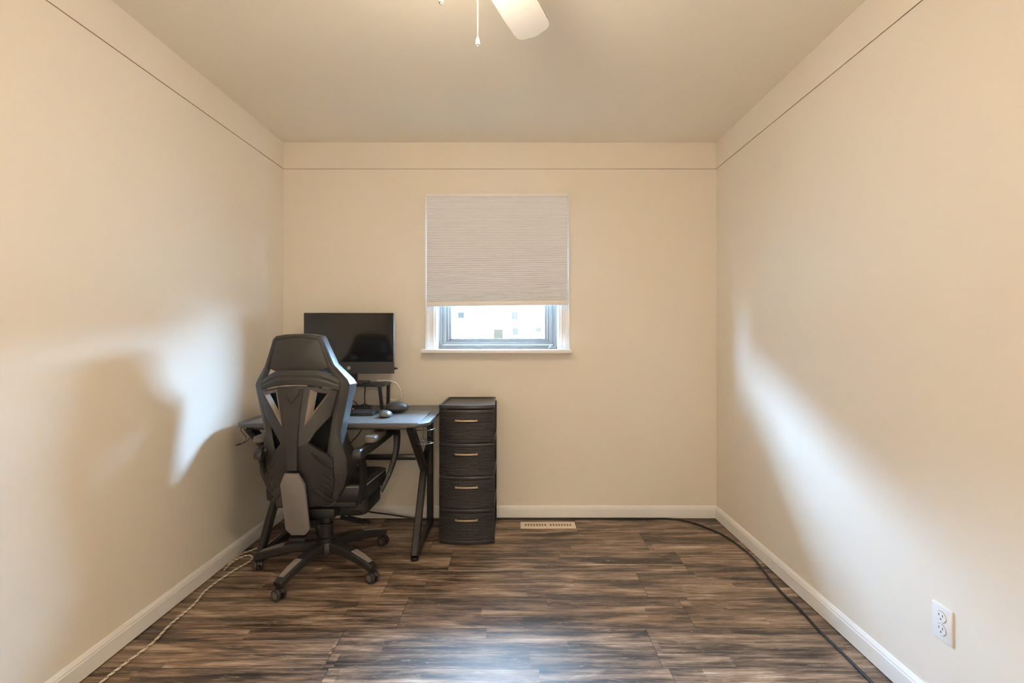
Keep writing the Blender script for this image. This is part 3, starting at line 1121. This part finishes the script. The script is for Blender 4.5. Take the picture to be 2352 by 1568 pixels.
finish('top', bm, M['drawer_frame'], dt, 30)
bm = BM()                                               # open sided frame: posts, shelves, base
for sx in (-1, 1):
    for y0, y1 in ((FY + 0.004, FY + 0.024), (BY - 0.035, BY - 0.005)):
        xa, xb = sx * (FW - 0.012), sx * (FW - 0.001)
        box(bm, (min(xa, xb), y0, 0.02), (max(xa, xb), y1, TH - 0.02), 0.002, 1)
ZD = [0.022, 0.209, 0.395, 0.582, 0.772]
for z in ZD[:-1]:
    for sx in (-1, 1):
        xa, xb = sx * (FW - 0.016), sx * (FW - 0.001)
        box(bm, (min(xa, xb), FY + 0.01, z - 0.012), (max(xa, xb), BY - 0.006, z + 0.006), 0.002, 1)
    box(bm, (-FW + 0.01, FY + 0.012, z - 0.006), (FW - 0.01, BY - 0.006, z), 0.001, 1)
base_o = bowed(FW, FY, BOW * 0.9) + [(FW - 0.006, BY), (-FW + 0.006, BY)]
prism(bm, [(x, y, 0.0) for x, y in base_o], (0, 0, 0.020), bw=0.002)
box(bm, (-FW + 0.012, BY - 0.010, 0.02), (FW - 0.012, BY - 0.004, TH - 0.02))
finish('frame', bm, M['drawer_frame'], dt, 30)
for k in range(4):
    z0, z1 = ZD[k] + 0.001, ZD[k + 1] - 0.004
    bm = BM()
    fr = bowed(FW - 0.001, FY - 0.004, BOW)
    bk = [(FW - 0.001, FY + 0.006), (-FW + 0.001, FY + 0.006)]
    prism(bm, [(x, y, z0) for x, y in fr + bk], (0, 0, z1 - 0.022 - z0))
    drw = finish('drawer', bm, M['weave'], dt, 40)
    bm = BM()                                           # smooth lip above the weave
    fr2 = bowed(FW - 0.001, FY - 0.007, BOW)
    prism(bm, [(x, y, z1 - 0.0215) for x, y in fr2 + bk], (0, 0, 0.021), bw=0.003)
    finish('lip', bm, M['drawer_frame'], drw, 40)
    bm = BM()                                           # drawer tub, seen through the open side
    box(bm, (-FW + 0.022, FY + 0.008, z0 + 0.004), (FW - 0.022, BY - 0.02, z1 - 0.03), 0.004, 1)
    finish('tub', bm, M['drawer_in'], drw)
    bm = BM()
    hz = z1 - 0.060
    hp = []
    for i in range(11):
        x = -0.060 + 0.012 * i
        yb_ = FY - 0.004 - BOW * (1 - (x / FW) ** 2)
        hp.append((x, yb_ - 0.014 + 0.003 * (x / 0.06) ** 2, hz))
    hp = [(-0.061, FY - BOW + 0.004, hz)] + hp + [(0.061, FY - BOW + 0.004, hz)]
    tube(bm, hp, 0.005, section=(0.009, 0.0095), up=(0, 0, 1))
    finish('handle', bm, M['handle'], drw, 40, label='slim bronze bar handle')

# ------------------------------------------------------------------ floor register
fr_ = thing('floor_register', 'cream slotted metal vent set in the floor under the window', 'floor vent', (0.206, 3.022, 0))
bm = BM()
RW, RD = 0.172, 0.050
prism(bm, [(-RW, -RD, 0.0), (RW, -RD, 0.0), (RW, RD, 0.0), (-RW, RD, 0.0)], (0, 0, 0.0055), bw=0.003)
for k in range(17):
    if k == 8:
        continue
    x = -0.139 + 0.278 * k / 16
    for (y0, y1) in ((-0.018, -0.004), (-0.001, 0.013)):
        box(bm, (x - 0.0048, y0, 0.0052), (x + 0.0048, y1, 0.0058), mat=1)
finish('faceplate', bm, [M['register'], plain('register_slot', (0.20, 0.13, 0.07), 0.8)], fr_)
bm = BM()
box(bm, (-0.004, -0.016, 0.0055), (0.004, 0.012, 0.0085), 0.001)
finish('lever', bm, M['register'], fr_)

# ------------------------------------------------------------------ wall outlet
ot = thing('wall_outlet', 'white two-socket electrical outlet low on the right wall', 'outlet', (XR, 1.478, 0.315))
bm = BM()
box(bm, (-0.006, -0.035, -0.054), (0.0, 0.035, 0.054), 0.0025, 3)
finish('cover_plate', bm, M['outlet'], ot)
for sz in (-0.0195, 0.0195):
    bm = BM()
    lathe(bm, [(0.0170, -0.0064), (0.0170, -0.0055)], (0, 0, sz), 28, axis='x', mat=1)
    lathe(bm, [(0.0158, -0.0082), (0.0162, -0.0078), (0.0162, -0.0058)], (0, 0, sz), 28, axis='x')
    soc = finish('socket', bm, [M['outlet'], M['outlet_slot']], ot)
    for y0, y1 in ((-0.0075, -0.0050), (0.0050, 0.0075)):
        bm = BM()
        box(bm, (-0.0086, y0, sz + 0.0015), (-0.0080, y1, sz + 0.0085))
        finish('slot', bm, M['outlet_slot'], soc, 0)
    bm = BM()
    lathe(bm, [(0.0024, -0.0086), (0.0024, -0.0080)], (0, 0, sz - 0.007), 12, axis='x')
    finish('ground_hole', bm, M['outlet_slot'], soc, 0)
bm = BM()
lathe(bm, [(0.0030, -0.0072), (0.0034, -0.0058)], (0, 0, 0), 14, axis='x')
finish('screw', bm, M['outlet'], ot)

# ------------------------------------------------------------------ the chair
ch = thing('gaming_chair', 'black high-backed gaming chair with headrest on five casters, seen from behind', 'chair', (-0.975, 2.50, 0))

# back frame: a flat band that flares outward towards the front, up one side, round the headrest and down again
ST = [((.116, -.262, .400), (.145, -.19, .420)), ((.121, -.275, .480), (.198, -.185, .490)), ((.128, -.288, .550), (.222, -.185, .556)),
      ((.137, -.298, .620), (.220, -.19, .625)), ((.149, -.30, .700), (.186, -.20, .700)), ((.158, -.30, .750), (.178, -.205, .750)),
      ((.170, -.30, .835), (.197, -.21, .830)), ((.178, -.30, .930), (.222, -.21, .940)), ((.181, -.30, .972), (.227, -.21, .966)),
      ((.177, -.302, .998), (.215, -.215, .988)), ((.147, -.33, 1.055), (.160, -.26, 1.060)), ((.108, -.34, 1.172), (.112, -.275, 1.176)),
      ((.092, -.345, 1.186), (.102, -.27, 1.190)), ((.05, -.346, 1.193), (.055, -.272, 1.198)), ((0, -.347, 1.196), (0, -.272, 1.200))]
full = ST + [((-r[0], r[1], r[2]), (-f[0], f[1], f[2])) for r, f in reversed(ST[:-1])]
bm = BM()
rings_ = []
for i in range(len(full)):
    r, f = Vector(full[i][0]), Vector(full[i][1])
    a_ = Vector(full[max(i - 1, 0)][0]); b_ = Vector(full[min(i + 1, len(full) - 1)][0])
    d = (b_ - a_); n2 = Vector((-d.z, 0, d.x)).normalized()      # inward for a path going up the right side
    if n2.dot(Vector((0, 0, 0.75)) - Vector((r.x, 0, r.z))) < 0:
        n2 = -n2
    tr_, tf_ = (0.026, 0.014)
    if r.z > 1.03:
        tr_, tf_ = 0.014, 0.010
    mid = (r + f) / 2
    rings_.append([bm.verts.new(p) for p in (r, Vector((r.x + (f.x - r.x) * 0.78, r.y + 0.018, r.z + (f.z - r.z) * 0.8)), f, f + n2 * tf_, r + n2 * tr_)])
for A, B in zip(rings_, rings_[1:]):
    for q in range(5):
        bm.faces.new((A[q], A[(q + 1) % 5], B[(q + 1) % 5], B[q]))
bm.faces.new(rings_[0]); bm.faces.new(list(reversed(rings_[-1])))
bevel(bm, list(bm.verts), 0.003, 2, 40)
finish('back_frame', bm, M['frame_pl'], ch, 24)

# headrest: shell at the rear and cushion in front
hr = [(-.100, 1.176), (-.088, 1.184), (0, 1.191), (.088, 1.184), (.100, 1.176), (.142, 1.056), (.134, 1.044), (.108, 1.033), (.05, 1.027), (-.05, 1.027), (-.108, 1.033), (-.134, 1.044), (-.142, 1.056)]
bm = BM()
def head_y(u, v):
    return -.346 + 0.012 * (u / .14) ** 2 + 0.010 * (1.19 - v) / .16
bm_pts = [(u, head_y(u, v), v) for u, v in hr]
cverts = [(0, head_y(0, 1.11) - 0.006, 1.11)] + bm_pts
shell(bm, cverts, [(0, i + 1, (i + 1) % len(hr) + 1) for i in range(len(hr))], (0, 0.022, 0))
bevel(bm, list(bm.verts), 0.004, 2, 40)
finish('headrest_shell', bm, M['frame_pl'], ch, 40)
bm = BM()
def cushion(bm, prof, y0, y1, mat=0, inset=0.02):
    """pillow: outline prof (u, v), from y0 (rear) to a domed front y1"""
    n = len(prof)
    cu = sum(p[0] for p in prof) / n; cv = sum(p[1] for p in prof) / n
    lay = []
    for k, (fy, sc) in enumerate(((0, .96), (.15, 1.0), (.5, 1.0), (.8, .95), (.95, .82), (1.0, .6))):
        lay.append([bm.verts.new((cu + (u - cu) * sc, y0 + (y1 - y0) * fy, cv + (v - cv) * sc)) for u, v in prof])
    for A, B in zip(lay, lay[1:]):
        for i in range(n):
            j = (i + 1) % n
            bm.faces.new((A[i], A[j], B[j], B[i]))
    bm.faces.new(lay[0]); bm.faces.new(list(reversed(lay[-1])))
hc = [(-.096, 1.174), (-.06, 1.183), (.06, 1.183), (.096, 1.174), (.118, 1.135), (.133, 1.085), (.134, 1.055), (.11, 1.040), (-.11, 1.040), (-.134, 1.055), (-.133, 1.085), (-.118, 1.135)]
cushion(bm, hc, -.318, -.215)
finish('headrest_cushion', bm, M['seatfab'], ch, 60)

# shoulder yoke
yk = [(-.176, .988), (-.128, 1.018), (-.095, 1.036), (.095, 1.036), (.128, 1.018), (.176, .988), (.174, .944), (.112, .962), (.055, .970), (0, .972), (-.055, .970), (-.112, .962), (-.174, .944)]
bm = BM()
def yoke_y(u):
    return -.352 + 0.045 * (abs(u) / .176) ** 1.6
top_ = [(u, v) for u, v in yk[:6]]
xs_ = [-.176, -.128, -.09, -.045, 0, .045, .09, .128, .176]
def interp(tab, x):
    for (x0, v0), (x1, v1) in zip(tab, tab[1:]):
        if x0 <= x <= x1:
            return v0 + (v1 - v0) * (x - x0) / (x1 - x0)
    return tab[-1][1]
bot_ = sorted(yk[6:], key=lambda p: p[0]); bot_[0] = (-.176, .944); bot_[-1] = (.176, .944)
vv = []
for x in xs_:
    tv, bv = interp(top_, x), interp(bot_, x)
    for fr2_, dy in ((0, 0.006), (.3, 0.000), (.5, 0.003), (.65, -0.001), (1, 0.002)):
        vv.append((x, yoke_y(x) + dy, tv + (bv - tv) * fr2_))
ff = []
for i in range(len(xs_) - 1):
    for k in range(4):
        a_ = i * 5 + k
        ff.append((a_, a_ + 1, a_ + 6, a_ + 5))
shell(bm, vv, ff, (0, 0.030, 0))
finish('shoulder_yoke', bm, M['frame_pl'], ch, 25)

# Y shaped back shell with two triangular openings
HALF = [(.0, -.384, .968), (.072, -.372, .964), (.151, -.340, .948), (.174, -.322, .940),        # 0-3 upper edge
        (.074, -.371, .955), (.148, -.341, .938), (.048, -.376, .790),                             # 4-6 opening
        (.146, -.332, .830), (.090, -.360, .764), (.060, -.368, .715), (.0, -.388, .700), (.0, -.388, .790), (.02, -.385, .88)]
def mirror(vs, fs):
    n = len(vs)
    V = list(vs) + [(-x, y, z) for x, y, z in vs]
    mp_ = {}
    for i, v in enumerate(vs):
        mp_[n + i] = i if abs(v[0]) < 1e-9 else n + i
    Fs = list(fs) + [tuple(reversed([mp_[n + i] for i in f])) for f in fs]
    return V, Fs
hf_ = [(0, 1, 4, 12), (0, 12, 11), (12, 4, 6), (12, 6, 11), (1, 2, 5, 4), (2, 3, 7), (2, 7, 5), (5, 7, 8), (5, 8, 6), (6, 8, 9), (6, 9, 10, 11)]
V_, F_ = mirror(HALF, hf_)
bm = BM()
shell(bm, V_, F_, (0, 0.024, 0))
for v in [v for v in bm.verts if not v.link_faces]:
    bm.verts.remove(v)
finish('back_shell', bm, M['frame_pl'], ch, 25)
# raised spine down the middle
bm = BM()
sp = [(-.046, -.380, .958), (.046, -.380, .958), (.034, -.389, .85), (.026, -.392, .75), (.022, -.392, .66), (.022, -.390, .60), (-.022, -.390, .60), (-.022, -.392, .66), (-.026, -.392, .75), (-.034, -.389, .85)]
shell(bm, sp, [(0, 1, 2, 9), (9, 2, 3, 8), (8, 3, 4, 7), (7, 4, 5, 6)], (0, 0.016, 0))
bevel(bm, list(bm.verts), 0.002, 1, 50)
tube(bm, [(-.018, -.391, .923), (-.004, -.3925, .892), (.03, -.390, .938)], 0.0018, 6)
finish('spine', bm, M['plastic'], ch, 30)
# pale trim funnels round the openings
for sg in (-1, 1):
    out_ = [(.074, -.3735, .955), (.148, -.3435, .938), (.048, -.3785, .790)]
    in_ = [(.092, -.345, .938), (.130, -.325, .929), (.076, -.345, .852)]
    vs_ = [(sg * x, y, z) for x, y, z in out_ + in_]
    bm = BM()
    shell(bm, vs_, [(0, 1, 4, 3), (1, 2, 5, 4), (2, 0, 3, 5)], (0, 0.003, 0))
    finish('vent_trim', bm, M['grey_trim'], ch, 0, label='bronze grey triangular trim')

# stretched mesh of the backrest, spanning the frame
bm = BM()
wid = [(.42, .150), (.50, .180), (.56, .200), (.63, .195), (.70, .168), (.76, .160), (.84, .176), (.94, .200)]
G = []
for v, w in wid:
    row = []
    for k in range(9):
        u = -w + 2 * w * k / 8
        bow = 0.045 * (1 - (u / w) ** 2) + (0.035 * math.exp(-((v - .62) / .12) ** 2))
        row.append((u, -.252 + bow * 0.6, v))
    G.append(row)
vs_ = [p for r in G for p in r]
fs_ = [(i * 9 + k, i * 9 + k + 1, (i + 1) * 9 + k + 1, (i + 1) * 9 + k) for i in range(len(G) - 1) for k in range(8)]
shell(bm, vs_, fs_, (0, 0.012, 0))
finish('backrest_mesh', bm, M['meshfab'], ch, 60)

# lumbar shell below the waist, with slanting ribs
HL = [(0, -.386, .705), (.060, -.368, .715), (.146, -.306, .632), (.146, -.292, .52), (.122, -.272, .405), (0, -.31, .392), (0, -.372, .60), (.08, -.345, .55), (.07, -.305, .42)]
V_, F_ = mirror(HL, [(0, 1, 6), (1, 2, 7), (1, 7, 6), (2, 3, 7), (3, 4, 8, 7), (6, 7, 8, 5)])
bm = BM()
shell(bm, V_, F_, (0, 0.024, 0))
for v in [v for v in bm.verts if not v.link_faces]:
    bm.verts.remove(v)
for sg in (-1, 1):
    for z0 in (.655, .60, .545, .49):
        k = (.70 - z0)
        tube(bm, [(sg * .066, -.362 + k * .16, z0 + .015), (sg * .105, -.340 + k * .15, z0 - .025), (sg * .140, -.312 + k * .13, z0 - .062)], 0.01, section=(0.016, 0.010), up=(0, -1, 0))
finish('lumbar_shell', bm, M['plastic'], ch, 30)

# long grey cover over the recline bracket
pv = [(-.029, .592), (.029, .592), (.053, .540), (.053, .325), (.030, .296), (-.030, .296), (-.053, .325), (-.053, .540)]
bm = BM()
prism(bm, [(u + .002, -.404 + (.592 - v) * .235, v) for u, v in pv], (0, 0.016, 0), bw=0.003)
finish('spine_cover', bm, M['plate'], ch, 30, label='long grey octagonal cover plate')
bm = BM()
box(bm, (-.035, -.345, .273), (.035, -.305, .287), 0.003)
tube(bm, [(0, -.36, .56), (0, -.33, .42), (0, -.30, .33), (0, -.20, .30), (0, -.05, .315)], 0.01, section=(0.075, 0.034), up=(0, 0, 1))
finish('recline_bracket', bm, M['plastic_dk'], ch)

# the back assembly sits a little further forward and is slightly larger than its drawing
BACK_FIT = Matrix.Translation((-.044, .1125, -.054)) @ Matrix.Scale(1.045, 4)
for c_ in list(ch.children):
    c_.data.transform(BACK_FIT)

# seat
bm = BM()
so = rounded([(-.285, .262, .07), (-.262, -.135, .05), (.237, -.135, .05), (.254, .262, .07)], 6)
lay = []
for z, s_ in ((.372, .95), (.380, .99), (.43, 1.0), (.448, .985), (.458, .94), (.462, .85), (.455, .5)):
    lay.append([bm.verts.new((-.015 + (x + .015) * s_, y * s_ + .005, z + 0.02 * max(0, y / .245 - .4) * -1)) for x, y in so])
for A, B in zip(lay, lay[1:]):
    for i in range(len(A)):
        j = (i + 1) % len(A)
        bm.faces.new((A[i], A[j], B[j], B[i]))
bm.faces.new(lay[0]); bm.faces.new(list(reversed(lay[-1])))
seat = finish('seat', bm, M['seatfab'], ch, 60)
bm = BM()
tube(bm, [(x * .992, y * .992 + .005, .4475 + 0.02 * max(0, y / .245 - .4) * -1) for x, y in so], 0.004, 8, closed=True)
finish('edge_highlight', bm, plain('seat_edge_highlight', (0.16, 0.15, 0.14), 0.45), seat)  # lighter tube drawing the highlight along the seat's top edge
bm = BM()
box(bm, (-.21, -.11, .335), (.19, .20, .374), 0.012, 3)
finish('seat_pan', bm, M['plastic_dk'], ch)
bm = BM()
fo = rounded([(-.215, -.04, .06), (.215, -.04, .06), (.228, .24, .07), (-.228, .24, .07)], 5)
prism(bm, [(x, y, .268) for x, y in fo], (0, 0, .104), bw=0.018, seg=3)
foot = finish('footrest', bm, M['seatfab'], ch, 50, label='padded footrest folded under the seat')
bm = BM()
for u0 in (.10, .135):
    bm = BM()
    tube(bm, [(u0, -.06, .272), (u0 + .06, .10, .185)], 0.008, 10)
    for k in range(9):
        t_ = k / 9
        p0 = Vector((u0, -.06, .272)).lerp(Vector((u0 + .06, .10, .185)), t_)
        p1 = Vector((u0, -.06, .272)).lerp(Vector((u0 + .06, .10, .185)), t_ + .05)
        tube(bm, [p0, p1], 0.0105, 10)
    finish('footrest_rail', bm, M['plastic_dk'], foot)
for u0 in (.155, .19):
    bm = BM()
    lathe(bm, [(0.009, -0.012), (0.010, 0.0), (0.006, 0.006)], (u0 + .005, .105, .181), 12, axis='y')
    finish('rail_bolt', bm, M['steel'], foot)

# mechanism, gas column, hub
bm = BM()
box(bm, (-.095, -.12, .285), (.085, .12, .338), 0.012, 2)
tube(bm, [(.07, -.02, .30), (.17, -.04, .295), (.20, -.045, .285)], 0.006, 10)
finish('tilt_mechanism', bm, M['plastic_dk'], ch)
bm = BM()
lathe(bm, [(.046, .100), (.044, .150), (.034, .158), (.034, .225), (.026, .228), (.026, .295)], sides=28)
finish('gas_column', bm, M['plastic_dk'], ch)
bm = BM()
lathe(bm, [(.045, .070), (.062, .080), (.064, .120), (.056, .136), (.048, .140)], sides=30)
hub = finish('hub', bm, M['plastic'], ch, 40)

# star base: five legs, each with inlay, and five casters
LEGS = [254.2, 329.5, 188.5, 47.3, 118.0]
for an, sw in zip(LEGS, (245, 240, 217, 240, 200)):
    A_ = math.radians(an)
    dr = Vector((math.cos(A_), math.sin(A_), 0))
    bm = BM()
    path = [dr * .045 + Vector((0, 0, .112)), dr * .12 + Vector((0, 0, .112)), dr * .20 + Vector((0, 0, .103)), dr * .275 + Vector((0, 0, .088)), dr * .325 + Vector((0, 0, .074)), dr * .343 + Vector((0, 0, .066))]
    P = catmull(path, 4)
    tube(bm, P, 0.01, section=(0.058, 0.050), scale=[1.0 - 0.28 * i / (len(P) - 1) - (0.25 if i == len(P) - 1 else 0) for i in range(len(P))])
    leg = finish('leg', bm, M['plastic'], ch, 35)
    bm = BM()
    tube(bm, [dr * .205 + Vector((0, 0, .1262)), dr * .265 + Vector((0, 0, .1135)), dr * .320 + Vector((0, 0, .0965))], 0.01, section=(0.034, 0.005), scale=[1.0, 0.95, 0.75])
    finish('leg_inlay', bm, M['inlay'], leg, 30, label='grey inlay on the leg end')
    # caster
    S_ = math.radians(sw)
    ax = Vector((math.cos(S_), math.sin(S_), 0))              # wheel axle direction
    fwv = Vector((-ax.y, ax.x, 0))
    c0 = dr * .333 + Vector((0, 0, .0272))
    rotm = Matrix((ax, fwv, Vector((0, 0, 1)))).transposed()
    def place(bm_):
        for v in bm_.verts:
            v.co = c0 + rotm @ v.co
    bm = BM()
    lathe(bm, [(0.0085, 0.018), (0.0085, 0.040)], (0, 0, 0), 12)
    # hood over the wheels
    hood = [(math.cos(a2) * .0285, math.sin(a2) * .0285) for a2 in [math.radians(20 + 14 * k) for k in range(11)]]
    hin = [(x * .88, z * .88) for x, z in reversed(hood)]
    prism(bm, [(-.007, x, z) for x, z in hood + hin], (.014, 0, 0))
    place(bm)
    cst = finish('caster', bm, M['plastic'], ch, 40)
    for sg in (-1, 1):
        bm = BM()
        lathe(bm, [(0.020, 0.0065), (0.0262, 0.0085), (0.0272, 0.012), (0.0272, 0.018), (0.0255, 0.0215), (0.019, 0.0225)] if sg > 0 else
              [(0.019, -0.0225), (0.0255, -0.0215), (0.0272, -0.018), (0.0272, -0.012), (0.0262, -0.0085), (0.020, -0.0065)], (0, 0, 0), 28, axis='x')
        lathe(bm, sorted([(0.017, sg * 0.0215), (0.015, sg * 0.0235)], key=lambda p: p[1]), (0, 0, 0), 22, axis='x', mat=1)
        for k in range(5):
            a2 = 2 * math.pi * k / 5
            box(bm, (sg * 0.0237 - .0006, math.cos(a2) * .010 - .0025, math.sin(a2) * .010 - .0025), (sg * 0.0237 + .0006, math.cos(a2) * .010 + .0025, math.sin(a2) * .010 + .0025), mat=0)
        place(bm)
        finish('wheel', bm, [M['wheel'], M['hubcap']], cst, 35)

# armrests: a linked arm from the back frame forward and down to the seat
for sg in (-1, 1):
    bm = BM()
    path = catmull([(sg * .238, -.235, .632), (sg * .262, -.12, .645), (sg * .285, .04, .660), (sg * .300, .20, .672)], 5)
    tube(bm, path, 0.01, section=(0.034, 0.050), scale=[1.0 - .1 * i / (len(path) - 1) for i in range(len(path))])
    path = catmull([(sg * .300, .185, .680), (sg * .306, .235, .640), (sg * .304, .225, .540), (sg * .278, .19, .430), (sg * .240, .145, .335)], 5)
    tube(bm, path, 0.01, section=(0.028, 0.042), up=(0, 1, 0.2), scale=[1.25 - .5 * i / (len(path) - 1) for i in range(len(path))])
    tube(bm, catmull([(sg * .236, -.215, .628), (sg * .240, -.16, .55), (sg * .225, -.12, .44), (sg * .205, -.10, .37)], 5), 0.01, section=(0.022, 0.050), up=(0, 1, 0))
    if sg < 0:
        for v in bm.verts:
            v.co.x += .012
    arm = finish('armrest', bm, M['plastic_dk'], ch, 40)
    bm = BM()
    for y_ in (-.235, -.19):
        lathe(bm, [(0.020, -.018), (0.024, -.012), (0.024, .012), (0.020, .018)], (sg * .236, y_, .632 + (y_ + .235) * .1), 20, axis='x')
    pv_ = finish('pivot', bm, M['plastic'], arm, 40)
    bm = BM()
    pp = rounded([(-.030, -.115, .028), (.030, -.115, .028), (.027, .115, .024), (-.027, .115, .024)], 5)
    lay = []
    for z, s_ in ((.672, .92), (.678, 1.0), (.694, 1.0), (.701, .95), (.703, .80)):
        lay.append([bm.verts.new((sg * .275 + x * s_, y * s_ - .065, z)) for x, y in pp])
    for A, B in zip(lay, lay[1:]):
        for i in range(len(A)):
            j = (i + 1) % len(A)
            bm.faces.new((A[i], A[j], B[j], B[i]))
    bm.faces.new(lay[0]); bm.faces.new(list(reversed(lay[-1])))
    pd_ = finish('arm_pad', bm, plain('arm_pad_grey', (0.10, 0.085, 0.07), 0.5), arm, 50, label='padded grey brown arm top')
    if sg < 0:
        pv_.data.transform(Matrix.Translation((.012, 0, 0)))
        pd_.data.transform(Matrix.Translation((.012, 0, 0)))
